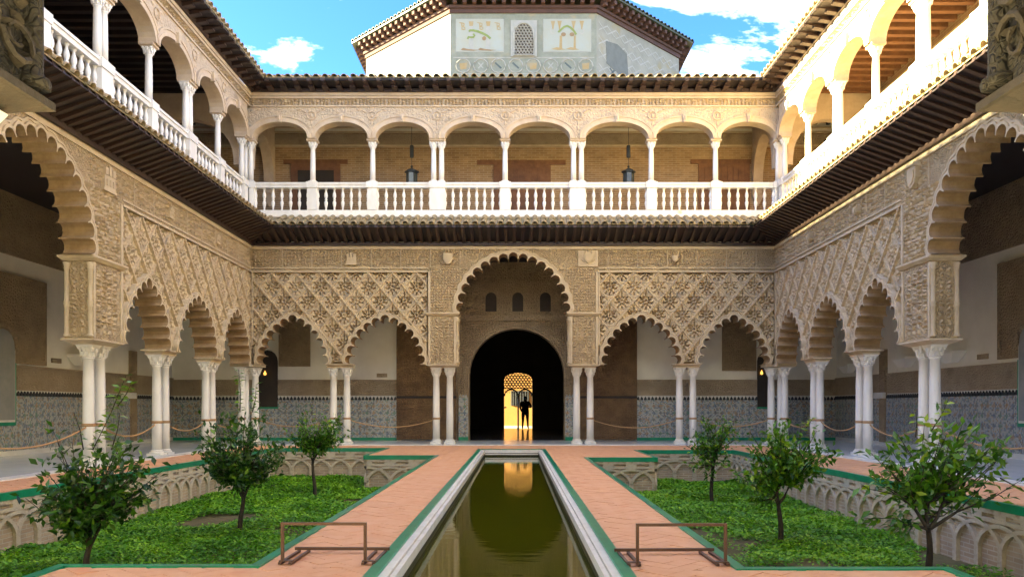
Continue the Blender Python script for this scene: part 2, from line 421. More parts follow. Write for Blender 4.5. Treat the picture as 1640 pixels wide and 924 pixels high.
# ------------------------------------------------------------------ mesh helpers
class MB:
    def __init__(self):
        self.v, self.f = [], []

    def add(self, vs, fs):
        o = len(self.v)
        self.v += [tuple(p) for p in vs]
        self.f += [tuple(i + o for i in f) for f in fs]
        return self

    def box(self, x0, x1, y0, y1, z0, z1):
        return self.add([(x0, y0, z0), (x1, y0, z0), (x1, y1, z0), (x0, y1, z0), (x0, y0, z1), (x1, y0, z1), (x1, y1, z1), (x0, y1, z1)],
                        [(0, 3, 2, 1), (4, 5, 6, 7), (0, 1, 5, 4), (1, 2, 6, 5), (2, 3, 7, 6), (3, 0, 4, 7)])

    def taper(self, cx, cy, z0, z1, a0, b0, a1, b1):
        """box whose half sizes go from (a0,b0) at z0 to (a1,b1) at z1"""
        return self.add([(cx - a0, cy - b0, z0), (cx + a0, cy - b0, z0), (cx + a0, cy + b0, z0), (cx - a0, cy + b0, z0),
                         (cx - a1, cy - b1, z1), (cx + a1, cy - b1, z1), (cx + a1, cy + b1, z1), (cx - a1, cy + b1, z1)],
                        [(0, 3, 2, 1), (4, 5, 6, 7), (0, 1, 5, 4), (1, 2, 6, 5), (2, 3, 7, 6), (3, 0, 4, 7)])

    def lathe(self, prof, cx=0, cy=0, n=12, z0=0.0, cap=True):
        vs, fs = [], []
        for (r, z) in prof:
            for k in range(n):
                a = 2 * PI * k / n
                vs.append((cx + r * math.cos(a), cy + r * math.sin(a), z0 + z))
        for i in range(len(prof) - 1):
            for k in range(n):
                a, b = i * n + k, i * n + (k + 1) % n
                fs.append((a, b, b + n, a + n))
        if cap:
            fs.append(tuple(range(n - 1, -1, -1)))
            fs.append(tuple((len(prof) - 1) * n + k for k in range(n)))
        return self.add(vs, fs)

    def prism_xz(self, poly, y0, y1):
        """polygon in (x,z), simple, any winding; front face at y0, back at y1"""
        n = len(poly)
        area = sum(poly[i][0] * poly[(i + 1) % n][1] - poly[(i + 1) % n][0] * poly[i][1] for i in range(n))
        if area < 0:
            poly = poly[::-1]
        tris = tessellate_polygon([[Vector((p[0], p[1], 0)) for p in poly]])
        vs = [(p[0], y0, p[1]) for p in poly] + [(p[0], y1, p[1]) for p in poly]
        fs = []
        for (a, b, c) in tris:
            pa, pb, pc = poly[a], poly[b], poly[c]
            cr = (pb[0] - pa[0]) * (pc[1] - pa[1]) - (pb[1] - pa[1]) * (pc[0] - pa[0])
            if cr < 0:
                a, b, c = a, c, b
            fs.append((a, b, c))
            fs.append((c + n, b + n, a + n))
        for i in range(n):
            j = (i + 1) % n
            fs.append((i, i + n, j + n, j))
        return self.add(vs, fs)

    def prism_xy(self, poly, z0, z1):
        n = len(poly)
        area = sum(poly[i][0] * poly[(i + 1) % n][1] - poly[(i + 1) % n][0] * poly[i][1] for i in range(n))
        if area < 0:
            poly = poly[::-1]
        vs = [(p[0], p[1], z0) for p in poly] + [(p[0], p[1], z1) for p in poly]
        fs = [tuple(range(n - 1, -1, -1)), tuple(range(n, 2 * n))]
        for i in range(n):
            j = (i + 1) % n
            fs.append((i, j, j + n, i + n))
        return self.add(vs, fs)

    def tube(self, pts, rad, n=6, closed=False):
        pts = [Vector(p) for p in pts]
        m = len(pts)
        if not isinstance(rad, (list, tuple)):
            rad = [rad] * m
        vs, fs = [], []
        for i, p in enumerate(pts):
            if closed:
                t = pts[(i + 1) % m] - pts[i - 1]
            else:
                t = pts[min(i + 1, m - 1)] - pts[max(i - 1, 0)]
            t.normalize()
            up = Vector((0, 0, 1)) if abs(t.z) < 0.9 else Vector((1, 0, 0))
            a = t.cross(up).normalized()
            b = a.cross(t)
            for k in range(n):
                an = 2 * PI * k / n
                vs.append(p + (a * math.cos(an) + b * math.sin(an)) * rad[i])
        for i in range(m if closed else m - 1):
            for k in range(n):
                k2 = (k + 1) % n
                j = (i + 1) % m
                fs.append((i * n + k, i * n + k2, j * n + k2, j * n + k))
        if not closed:
            fs.append(tuple(range(n)))
            fs.append(tuple((m - 1) * n + k for k in range(n - 1, -1, -1)))
        return self.add(vs, fs)

    def leaf(self, cx, cz, ang, ln, wd, y0, h):
        """raised leaf on a vertical plane: base at y0, ridge at y0-h"""
        ca, sa = math.cos(ang), math.sin(ang)
        def P(u, v, y):
            return (cx + u * ca - v * sa, y, cz + u * sa + v * ca)
        L, W = ln / 2, wd / 2
        vs = [P(-L, 0, y0), P(-L * .45, -W, y0), P(L * .4, -W * .8, y0), P(L, 0, y0), P(L * .4, W * .8, y0), P(-L * .45, W, y0),
              P(-L * .42, 0, y0 - h), P(L * .38, 0, y0 - h)]
        fs = [(0, 1, 6), (1, 2, 7, 6), (2, 3, 7), (3, 4, 7), (4, 5, 6, 7), (5, 0, 6)]
        return self.add(vs, fs)

    def mesh(self, name, m, smooth=False):
        me = bpy.data.meshes.new(name)
        me.from_pydata(self.v, [], self.f)
        if m is not None:
            me.materials.append(M[m] if isinstance(m, str) else m)
        if smooth:
            me.polygons.foreach_set('use_smooth', [True] * len(me.polygons))
        me.update()
        return me

    def build(self, name, m, parent=None, smooth=False):
        return inst(self.mesh(name, m, smooth), name, parent)


def inst(me, name, parent=None, loc=(0, 0, 0), rot=(0, 0, 0), scale=(1, 1, 1)):
    o = bpy.data.objects.new(name, me)
    COL.objects.link(o)
    o.location = loc
    o.rotation_euler = rot
    o.scale = scale
    if parent is not None:
        o.parent = parent
    return o


def tag(o, label=None, cat=None, group=None, kind=None):
    if label: o['label'] = label
    if cat: o['category'] = cat
    if group: o['group'] = group
    if kind: o['kind'] = kind
    return o


def thing(name, label, cat, loc=(0, 0, 0), rz=0.0, group=None):
    o = bpy.data.objects.new(name, None)
    COL.objects.link(o)
    o.location = loc
    o.rotation_euler = (0, 0, rz)
    o.empty_display_size = 0.2
    return tag(o, label, cat, group)


def sub(name, parent, loc=(0, 0, 0), rot=(0, 0, 0)):
    o = bpy.data.objects.new(name, None)
    COL.objects.link(o)
    o.location = loc
    o.rotation_euler = rot
    o.parent = parent
    return o


def struct(name, mb, m, label=None, smooth=False):
    o = mb.build(name, m, None, smooth)
    o['kind'] = 'structure'
    if label: o['label'] = label
    return o


# ------------------------------------------------------------------ layout constants
CX = -0.08                       # court axis
HW = 8.215                       # half width of the court
mk_l0, mk_r0 = -7.98, 7.42
YF, YN = 25.0, 3.3               # far and near arcade faces
XL, XR = CX - HW, CX + HW
YC = 13.85                       # axis of the side arcades
GL, GR, GF = -12.0, 11.2, 27.8   # gallery back walls
TH = 0.55                        # arcade thickness
ZS = 2.50                        # springing of small arches

# ------------------------------------------------------------------ lobed arches
class Lobed:
    def __init__(self, cu, aO, zs, top, N, kf=0.475):
        """cu centre, aO half opening at the lobes, zs springing, top = height of the crown above springing"""
        self.cu, self.zs, self.N = cu, zs, N
        r = 0.15
        for _ in range(6):
            a = aO - r * 0.95
            rise = max(top - r, a)
            e = (rise * rise - a * a) / (2 * a)
            Rb = a + e
            phi = math.acos(max(-1, min(1, e / Rb)))
            L = 2 * Rb * phi
            d = L / N
            r = d * kf
        self.a, self.e, self.Rb, self.L, self.d, self.r = a, e, Rb, L, d, r
        self.c = [self.pt((i + .5) * d) for i in range(N)]
        self.hook = 0.34
        self.bend = -d / self.Rb * 0.5

    def pt(self, s):
        flip = s > self.L / 2
        if flip:
            s = self.L - s
        t = PI - s / self.Rb
        x, z = self.e + self.Rb * math.cos(t), self.Rb * math.sin(t)
        nx, nz = math.cos(t), math.sin(t)
        if flip:
            x, nx = -x, -nx
        return (x, z, nx, nz)

    def path(self, dl=0.0, k=6):
        rr = self.r + dl
        c = self.c
        out = []
        for i in range(self.N):
            cx, cz, nx, nz = c[i]
            an = math.atan2(nz, nx)
            def half(q):
                if q < 0 or q >= self.N:
                    hc = self.d / 2
                else:
                    hc = math.dist(c[i][:2], c[q][:2]) / 2
                    # direction towards the neighbour relative to the outward normal
                if hc >= rr:
                    return PI / 2 + self.hook
                return min(PI / 2 + self.hook, PI / 2 - math.acos(min(1, hc / rr)) + (self.bend if 0 <= q < self.N else 0))
            a0, a1 = an + half(i - 1), an - half(i + 1)
            for j in range(k + 1):
                a = a0 + (a1 - a0) * j / k
                out.append((self.cu + cx + rr * math.cos(a), self.zs + max(cz + rr * math.sin(a), 0.0)))
        out[0] = (out[0][0], self.zs)
        out[-1] = (out[-1][0], self.zs)
        return out

    def archivolt(self, parent, depth, m, k=6, s=1.0):
        prof = [(0.03, depth + 0.012), (0, depth + 0.012), (0, -0.06), (0.022 * s, -0.06), (0.024 * s, -0.028), (0.040 * s, -0.028),
                (0.042 * s, -0.05), (0.060 * s, -0.05), (0.064 * s, 0.02), (0.064 * s, 0.155)]
        mb = MB()
        rows = []
        for dl, y in prof:
            rows.append([(u, y, z) for (u, z) in self.path(dl, k)])
        n = len(rows[0])
        vs = [p for r_ in rows for p in r_]
        fs = []
        for i in range(len(rows) - 1):
            for j in range(n - 1):
                a, b = i * n + j, i * n + j + 1
                fs.append((a, b, b + n, a + n))
        mb.add(vs, fs)
        o = mb.build('archivolt', m, parent)
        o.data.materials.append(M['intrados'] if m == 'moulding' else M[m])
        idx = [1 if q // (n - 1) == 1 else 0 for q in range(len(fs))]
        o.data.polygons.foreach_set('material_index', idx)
        return o

    def inside(self, u, z, dl):
        """is the point inside the arch opening widened by dl"""
        x, zz = u - self.cu, z - self.zs
        if zz < 0:
            return abs(x) < self.a + self.r + dl
        rr = self.r + dl
        for q in self.c:
            if (x - q[0]) ** 2 + (zz - q[1]) ** 2 < rr * rr:
                return True
        ex = self.e if x < 0 else -self.e
        return (x - ex) ** 2 + zz * zz < self.Rb ** 2 and zz < self.Rb


# ------------------------------------------------------------------ column meshes (shared)
def column_meshes(h, r, name, cap_h=0.26, base_h=0.14, n=14):
    sh = MB().lathe([(r * 1.03, base_h), (r * 1.05, base_h + 0.25 * h), (r * 0.97, h * 0.7), (r * 0.88, h - cap_h - 0.03), (r * 1.02, h - cap_h - 0.02), (r * 1.02, h - cap_h)], n=n).mesh(name + '_shaft', 'marble', True)
    b = MB()
    b.box(-r * 1.55, r * 1.55, -r * 1.55, r * 1.55, 0, base_h * 0.4)
    b.lathe([(r * 1.5, base_h * .4), (r * 1.58, base_h * .55), (r * 1.45, base_h * .68), (r * 1.18, base_h * .74), (r * 1.28, base_h * .86), (r * 1.2, base_h), (r * 1.0, base_h)], n=n)
    ba = b.mesh(name + '_base', 'marble')
    c = MB()
    z0 = h - cap_h
    c.lathe([(r * .98, z0), (r * 1.16, z0 + .02), (r * 1.0, z0 + .045), (r * 1.05, z0 + cap_h * .45), (r * 1.42, z0 + cap_h * .78), (r * 1.5, z0 + cap_h * .82)], n=n)
    for k in range(8):
        a = k * PI / 4 + PI / 8
        for (rr, zz, s) in ((r * 1.18, z0 + cap_h * .33, 0.030), (r * 1.38, z0 + cap_h * .62, 0.034)):
            x, y = rr * math.cos(a), rr * math.sin(a)
            c.taper(x, y, zz - .05, zz + .03, s * .4, s * .4, s * .8, s * .8)
            a += PI / 8
    for k in range(4):
        a = k * PI / 2 + PI / 4
        x, y = r * 1.62 * math.cos(a), r * 1.62 * math.sin(a)
        c.lathe([(0.0, -.036), (.034, -.018), (.034, .018), (0.0, .036)], x, y, 8, z0 + cap_h * .74, False)
    c.taper(0, 0, h - cap_h * .2, h - 0.0, r * 1.42, r * 1.42, r * 1.66, r * 1.66)
    ca = c.mesh(name + '_capital', 'marble')
    return sh, ba, ca

LOWCOL = column_meshes(2.40, 0.108, 'column')
UPCOL = column_meshes(1.30, 0.082, 'slender_column', 0.20, 0.08, 12)

def put_column(parent, meshes, loc, rz=0):
    rz = random.choice((0, PI / 2, PI, -PI / 2))
    e = sub('column', parent, loc, (0, 0, rz))
    for me, nm in zip(meshes, ('shaft', 'base', 'capital')):
        inst(me, nm, e)
    return e

# ------------------------------------------------------------------ relief ornaments (shared)
SD = 0.20
SEB_W, SEB_H = 0.76, 0.90        # one diamond of the lattice

HOLES = []
for _k in range(7):
    _a = R(-25 + _k * 230 / 6)
    HOLES.append((.125 * math.cos(_a), .03 + .125 * math.sin(_a), _a, .052, .026))
HOLES += [(0, .03, 0, .030, .030), (-.05, -.10, R(60), .05, .022), (.05, -.10, R(120), .05, .022), (0, -.20, PI / 2, .05, .02), (0, .26, PI / 2, .05, .022),
          (-.20, -.03, R(150), .05, .02), (.20, -.03, R(30), .05, .02), (-.17, .13, R(130), .04, .02), (.17, .13, R(50), .04, .02), (-.12, -.17, R(45), .035, .02), (.12, -.17, R(135), .035, .02)]
def dia_h(x, z):
    """depth of the carved diamond below its face"""
    d = 0.0
    for (hx, hz, a, l, w) in HOLES:
        ca, sa = math.cos(a), math.sin(a)
        dx, dz = x - hx, z - hz
        p, q = (dx * ca + dz * sa) / l, (-dx * sa + dz * ca) / w
        t = p * p + q * q
        if t < 1.25:
            d = max(d, .13 * min(1, (1.25 - t) / .6))
    r_ = math.hypot(x, z - .03)
    d += .010 * (1 + math.sin(r_ * 70)) + .008 * (1 + math.sin(7 * math.atan2(z - .03, x)))
    return d
_NX, _NZ = 28, 32
DIA_CELLS = []
for _i in range(_NX):
    for _j in range(_NZ):
        _x, _z = ((_i + .5) / _NX - .5) * SEB_W, ((_j + .5) / _NZ - .5) * SEB_H
        if abs(_x) / (SEB_W / 2) + abs(_z) / (SEB_H / 2) < 1.02:
            DIA_CELLS.append((_i, _j, _x, _z))
def dia_mesh(cells):
    idx, vs, fs = {}, [], []
    def V(i, j):
        if (i, j) not in idx:
            x, z = (i / _NX - .5) * SEB_W, (j / _NZ - .5) * SEB_H
            idx[(i, j)] = len(vs)
            vs.append((x, .025 + dia_h(x, z), z))
        return idx[(i, j)]
    for (i, j, _x, _z) in cells:
        fs.append((V(i, j), V(i + 1, j), V(i + 1, j + 1), V(i, j + 1)))
    return MB().add(vs, fs).mesh('stucco_rosette', 'stucco_relief')
DIA_MESH = dia_mesh(DIA_CELLS)

def rib_mb(p0, p1, parent, w=0.036, h=0.065, y0=None):
    y0 = 0.06
    """serrated lattice rib from p0 to p1 in (u,z)"""
    dx, dz = p1[0] - p0[0], p1[1] - p0[1]
    ln = math.hypot(dx, dz)
    n = max(2, int(ln / 0.05))
    tx, tz = dx / ln, dz / ln
    nx, nz = -tz, tx
    vs, fs = [], []
    for i in range(n + 1):
        s = ln * i / n
        ww = w * (1.25 if i % 2 else 0.8)
        hh = h * (1.0 if i % 2 else 0.86)
        cx, cz = p0[0] + tx * s, p0[1] + tz * s
        vs += [(cx - nx * ww, y0, cz - nz * ww), (cx - nx * ww * .55, y0 - hh, cz - nz * ww * .55),
               (cx + nx * ww * .55, y0 - hh, cz + nz * ww * .55), (cx + nx * ww, y0, cz + nz * ww)]
    for i in range(n):
        for k in range(3):
            a = i * 4 + k
            fs.append((a, a + 4, a + 5, a + 1))
    mb = MB().add(vs, fs)
    return mb.build('lattice_rib', 'stucco_relief', parent)


def sebka(parent, u0, u1, z0, z1, arches, strong):
    """diamond lattice of ribs with a rosette in each diamond, kept clear of the arches"""
    def ok(u, z, mg=0.0):
        if u < u0 + mg or u > u1 - mg or z < z0 or z > z1 - mg:
            return False
        return not any(a.inside(u, z, 0.075 + mg) for a in arches)
    slope = SEB_H / SEB_W
    for sgn in (1, -1):
        w = 0.034 if sgn == strong else 0.024
        hh = 0.095 if sgn == strong else 0.065
        c0 = u0 - (z1 - z0) / slope - SEB_W * 2
        c = (math.floor(c0 / SEB_W)) * SEB_W
        while c < u1 + (z1 - z0) / slope + SEB_W:
            # line: u = c + sgn*(z - z1)/slope
            run = None
            steps = 90
            prev = None
            for i in range(steps + 1):
                z = z1 - (z1 - z0) * i / steps
                u = c + sgn * (z - z1) / slope
                if ok(u, z):
                    if run is None: run = (u, z)
                    prev = (u, z)
                else:
                    if run is not None and prev is not None and run[1] - prev[1] > 0.12:
                        rib_mb(run, prev, parent, w, hh)
                    run = None
            if run is not None and run[1] - prev[1] > 0.12:
                rib_mb(run, prev, parent, w, hh)
            c += SEB_W
    # carved diamonds
    rows = int((z1 - z0) / (SEB_H / 2)) + 2
    for r_ in range(0, rows):
        z = z1 - r_ * SEB_H / 2
        off = SEB_W / 2 if r_ % 2 == 0 else 0
        u = math.floor(u0 / SEB_W) * SEB_W - SEB_W + off
        while u < u1 + SEB_W:
            keep = [q for q in DIA_CELLS if ok(u + q[2], z + q[3])]
            if len(keep) == len(DIA_CELLS):
                inst(DIA_MESH, 'stucco_rosette', parent, (u, random.uniform(-.006, .008), z), (0, random.uniform(-.025, .025), 0), (random.choice((-1, 1)), random.uniform(.55, 1.1), 1))
            elif len(keep) > 8:
                inst(dia_mesh(keep), 'stucco_rosette', parent, (u, 0, z))
            u += SEB_W


def relief_panel_mesh(w, h, seed, step=0.105, m='stucco_relief', hh=0.026):
    """mirrored scroll of small leaves filling w x h, centred, base at y=0"""
    rnd = random.Random(seed)
    mb = MB()
    nz = max(1, int(h / step))
    nx = max(1, int(w / 2 / step))
    for i in range(nz):
        for j in range(nx):
            a = rnd.uniform(0, PI)
            x = (j + .5) * (w / 2) / nx
            z = -h / 2 + (i + .5) * h / nz
            l = step * rnd.uniform(.95, 1.35)
            wd = step * rnd.uniform(.38, .55)
            q = hh * rnd.uniform(.7, 1.15)
            mb.leaf(x, z, a, l, wd, 0, q)
            mb.leaf(-x, z, PI - a, l, wd, 0, q)
            if (i + j) % 2:
                mb.leaf(x + step * .3, z + step * .35, a + 1.3, l * .5, wd * .7, 0, q * .8)
                mb.leaf(-x - step * .3, z + step * .35, PI - a - 1.3, l * .5, wd * .7, 0, q * .8)
    return mb.mesh('carved_panel', m)

FRIEZE_MESH = [relief_panel_mesh(0.86, 0.46, s, 0.095, hh=0.055) for s in (1, 2, 3)]
PIER_MESH = relief_panel_mesh(0.52, 1.30, 11, 0.095, hh=0.055)
JAMB_MESH = relief_panel_mesh(0.30, 1.28, 12, 0.085, hh=0.06)
AGED = [relief_panel_mesh(0.60, 0.42, q, 0.10, 'darkstucco', 0.05) for q in (31, 32)]

def colonnette_mesh(h, r):
    return MB().lathe([(r * 1.5, 0), (r * 1.6, .03), (r * 1.1, .05), (r, .07), (r, h * .40), (r * 1.5, h * .42), (r * 1.1, h * .44), (r * 1.5, h * .46), (r, h * .49), (r, h - .14), (r * 1.4, h - .12), (r * 1.1, h - .10), (r * 1.6, h - .03), (r * 1.6, h)], n=8).mesh('colonnette', 'moulding', True)

COLONNETTE = colonnette_mesh(1.46, 0.045)
COLONNETTE_N = colonnette_mesh(1.46, 0.05)
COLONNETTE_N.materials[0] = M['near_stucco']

def vine_mesh(w, h, m):
    mb = MB()
    rnd_ = random.Random(4)
    nz_ = int(h / .21)
    for i in range(nz_):
        zc = -h / 2 + (i + .5) * h / nz_
        for sg in (-1, 1):
            cx0 = sg * w * .25
            pts = []
            for q in range(16):
                t = q / 15
                a_ = (PI * (2.6 * t) + (0 if i % 2 else PI)) * sg
                rr_ = .105 * (1 - .72 * t)
                pts.append((cx0 + rr_ * math.cos(a_), -.03 - .015 * math.sin(t * 7), zc + rr_ * math.sin(a_)))
            mb.tube(pts, [.015 - .007 * q / 15 for q in range(16)], 5)
            for q in range(5):
                a_ = rnd_.uniform(0, 6.28)
                mb.leaf(cx0 + .07 * math.cos(a_), zc + .08 * math.sin(a_), a_ + .8, .085, .035, -.005, .035)
    return mb.mesh('carved_panel', m)
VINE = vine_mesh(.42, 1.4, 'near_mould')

def shield(parent, u, z, s=0.28, wide=False):
    mb = MB()
    pts = [(-s * .5, s * .55), (s * .5, s * .55), (s * .5, -s * .05), (s * .32, -s * .42), (0, -s * .62), (-s * .32, -s * .42), (-s * .5, -s * .05)]
    mb.prism_xz([(u + a, z + b) for a, b in pts], -0.12, 0.0)
    mb.prism_xz([(u + a * .72, z + b * .72) for a, b in pts], -0.145, -0.11)
    for sg in (-1, 1):
        mb.leaf(u + sg * s * .62, z - s * .35, PI / 2 - sg * .9, s * .7, s * .25, -0.0, 0.07)
        mb.leaf(u + sg * s * .35, z + s * .75, PI / 2 + sg * .5, s * .45, s * .22, -0.0, 0.07)
    mb.leaf(u, z + s * .85, PI / 2, s * .4, s * .3, 0, 0.08)
    mb.leaf(u, z - s * .8, 0, s * 1.1, s * .22, 0, 0.06)
    return mb.build('shield_relief', 'moulding', parent)

def castle(parent, u, z, s=0.3):
    mb = MB()
    mb.box(u - s * .5, u + s * .5, -0.07, 0.0, z - s * .5, z + s * .15)
    for k in (-1, 0, 1):
        mb.box(u + k * s * .34 - s * .13, u + k * s * .34 + s * .13, -0.085, -0.001, z + s * .15, z + s * (.5 if k else .62))
        mb.box(u + k * s * .3 - s * .05, u + k * s * .3 + s * .05, -0.09, -0.07, z - s * .35, z - s * .05)
    mb.box(u - s * .6, u + s * .6, -0.08, 0.0, z - s * .62, z - s * .5)
    return mb.build('castle_relief', 'moulding', parent)

# ------------------------------------------------------------------ lower arcades
def arcade(root, u_lo, u_hi, pin, pout, cols, small, detail, strong=None, low=False, ST='stucco', MO='moulding'):
    """root local frame: x along the wall, y into the wall, z up.
    pin/pout: pier inner/outer half distances; cols: column pair positions; small: (centre, half opening, sebka?)"""
    top_s = 1.55
    arches = [Lobed(c, a, ZS, top_s, 13) for (c, a, *_ ) in small]
    # spandrel walls between column axes
    def bounds(c):
        edges = sorted([u_lo, u_hi, -pout, pout] + list(cols))
        lo = max(e for e in edges if e < c - 0.3)
        hi = min(e for e in edges if e > c + 0.3)
        return lo, hi
    for A, sm in zip(arches, small):
        lo, hi = bounds(A.cu)
        k = 6 if not low else 3
        p = A.path(0.02, k)
        poly = [(lo + .001, ZS)] + p + [(hi - .001, ZS), (hi - .001, 5.372), (lo + .001, 5.372)]
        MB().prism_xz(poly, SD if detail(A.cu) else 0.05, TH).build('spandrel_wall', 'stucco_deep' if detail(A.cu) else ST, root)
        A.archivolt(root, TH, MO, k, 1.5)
    # centre wall with the great arch
    big = Lobed(0, pin + 0.02, 4.12, 1.88, 17)
    p = big.path(0.02, 7)
    MB().prism_xz([(-pout, 4.12)] + p + [(pout, 4.12), (pout, 6.10), (-pout, 6.10)], 0.0, TH - 0.004).build('great_arch_wall', ST, root)
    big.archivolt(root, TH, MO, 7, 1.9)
    # relief over the haunches of the great arch
    for s in (-1, 1):
        x0, x1 = pin - 0.02 + .18, pout - .14
        mb = MB()
        rnd = random.Random(5)
        zz = 4.2
        while zz < 5.5:
            xx = 0.5
            while xx < pout - .1:
                if not big.inside(xx, zz, 0.17):
                    a = rnd.uniform(0, PI)
                    mb.leaf(s * xx, zz, a if s > 0 else PI - a, 0.11, 0.05, 0, 0.05)
                xx += 0.09
            zz += 0.085
        mb.build('carved_field', 'stucco_relief', root)['kind'] = 'stuff'
        MB().box(s * (pout - .05) - .035, s * (pout - .05) + .035, -0.03, 0.0, 4.13, 5.40).build('edge_strip', MO, root)
    # piers
    for s in (-1, 1):
        a, b = sorted((s * pin, s * pout))
        pr = MB().box(a, b, 0.0, TH - .002, ZS, 4.02).build('pier', ST, root)
        c = (a + b) / 2
        inst(PIER_MESH, 'carved_panel', pr, (c - s * .06, 0.0, 3.26), (0, 0, 0), ((b - a) / .72, 1, 1))
        # carved reveal towards the great arch
        j = inst(JAMB_MESH if not low else VINE, 'carved_panel', pr, (s * pin, TH / 2, 3.26), (0, 0, -s * PI / 2))
        for yy in (0.045, TH - 0.045):
            inst(COLONNETTE_N if low else COLONNETTE, 'colonnette', pr, (s * (pin - .0), yy, 2.53))
        fr = MB()
        for uu in (a + .05, b - .05):
            fr.box(uu - .03, uu + .03, -0.022, 0.001, 2.52, 4.0)
        fr.build('panel_frame', MO, pr)
        cm = MB()
        cm.taper(c, TH / 2, 4.02, 4.08, (b - a) / 2 + .02, TH / 2 + .03, (b - a) / 2 + .09, TH / 2 + .09)
        cm.box(a - .095, b + .095, -.095, TH + .095, 4.08, 4.118)
        cm.build('cornice', MO, pr)
        bm_ = MB()
        bm_.box(a - .05, b + .05, -.05, TH + .05, ZS - .035, ZS - .001)
        bm_.taper(c, TH / 2, ZS - .10, ZS - .036, (b - a) / 2 - .12, TH / 2 - .1, (b - a) / 2 + .03, TH / 2 + .03)
        bm_.build('impost', MO, pr)
        pc = s * (pin + pout) / 2
        for d in (-.215, .215):
            put_column(root, LOWCOL, (pc + d, TH / 2, 0))
    for cpos in cols:
        mb = MB()
        mb.box(cpos - .40, cpos + .40, TH / 2 - .21, TH / 2 + .21, 2.40, 2.43)
        mb.taper(cpos, TH / 2, 2.43, 2.485, .36, .19, .40, .24)
        mb.box(cpos - .42, cpos + .42, TH / 2 - .29, TH / 2 + .29, 2.485, 2.515)
        mb.build('impost', MO, root)
        for d in (-.215, .215):
            put_column(root, LOWCOL, (cpos + d, TH / 2, 0))
    # frieze
    for lo, hi in ((u_lo, -pout), (pout, u_hi)):
        MB().box(lo + .002, hi - .002, 0.004, TH, 5.374, 6.098).build('frieze_wall', ST, root)
        MB().box(lo + .002, hi - .002, -0.035, 0.02, 5.38, 5.425).build('frieze_moulding', MO, root)
        MB().box(lo + .002, hi - .002, -0.022, 0.02, 5.50, 5.535).build('frieze_moulding', MO, root)
    MB().box(u_lo + .002, u_hi - .002, -0.03, TH - .001, 6.10, 6.20).build('frieze_crown', MO, root)
    u = u_lo + .5
    i = 0
    while u < u_hi - .3:
        if detail(u) and not any(big.inside(u + q, 5.60, .2) for q in (-.43, 0, .43)):
            inst(FRIEZE_MESH[i % 3], 'frieze_panel', root, (u, 0.004 if abs(u) > pout else 0.0, 5.815))
            MB().box(u + .455, u + .475, -0.02, 0.004, 5.54, 6.09).build('frieze_divider', MO, root)
        u += 0.93
        i += 1
    # sebka fields
    if strong is not None:
        for s in (-1, 1):
            sel = [A for A in arches if A.cu * s > 0]
            if not sel or not detail(sel[0].cu): continue
            lo, hi = (pout, u_hi) if s > 0 else (u_lo, -pout)
            sebka(root, lo + .04, hi - .03, ZS + .08, 5.37, sel, strong if not isinstance(strong, dict) else strong[s])
            MB().box(lo + .002, lo + .04, -.01, .16, ZS + .6, 5.37).build('edge_strip', MO, root)
    return arches, big


far = thing('far_arcade', 'ground floor stucco arcade across the far end of the court with lobed arches', 'arcade', (CX, YF, 0))
arcade(far, -HW, HW, 1.775, 2.68, [-5.49, 5.49], [(-6.92, 1.13), (-4.02, 1.26), (4.02, 1.26), (6.92, 1.13)], lambda u: True, {-1: -1, 1: 1})
shield(far, -2.04 + .0, 5.80, .30)
mbq = MB()
mbq.box(2.04, 2.66, -.04, 0, 5.56, 6.06)
mbq.build('carved_block', 'moulding', far)
shield(far, 2.35, 5.82, .26)
castle(far, -5.07, 5.80, .30)
shield(far, 5.06, 5.80, .18)

SIDE_HI = YF - YC
SIDE_LO = YN - YC
side_small = [(4.06, 1.11), (6.87, 1.26), (9.72, 1.13), (-4.06, 1.11), (-6.87, 1.26), (-9.35, 0.85)]
left = thing('left_arcade', 'shaded ground floor stucco arcade along the left of the court', 'arcade', (XL, YC, 0), PI / 2)
arcade(left, SIDE_LO, SIDE_HI, 1.75, 2.92, [5.37, 8.37, -5.37, -8.2], side_small, lambda u: u > 0.5, {1: -1, -1: -1})
castle(left, 2.3, 5.76, .42)
castle(left, 5.2, 5.80, .22)
castle(left, 8.2, 5.80, .22)

right = thing('right_arcade', 'brighter ground floor stucco arcade along the right of the court', 'arcade', (XR, YC, 0), -PI / 2)
arcade(right, -SIDE_HI, -SIDE_LO, 1.75, 2.92, [-5.37, -8.37, 5.37, 8.2], [(-c, a) for c, a in side_small], lambda u: u < -0.5, {1: 1, -1: 1})
shield(right, -2.3, 5.80, .34)
shield(right, -5.0, 5.80, .16)
shield(right, -8.0, 5.80, .16)

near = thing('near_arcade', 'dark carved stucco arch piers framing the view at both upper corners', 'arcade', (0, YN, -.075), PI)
arcade(near, -HW, HW, 1.985, 2.885, [-5.49, 5.49], [(-6.92, 1.10), (-4.2, 1.1), (4.2, 1.1), (6.92, 1.10)], lambda u: False, None, True, 'near_stucco', 'near_mould')

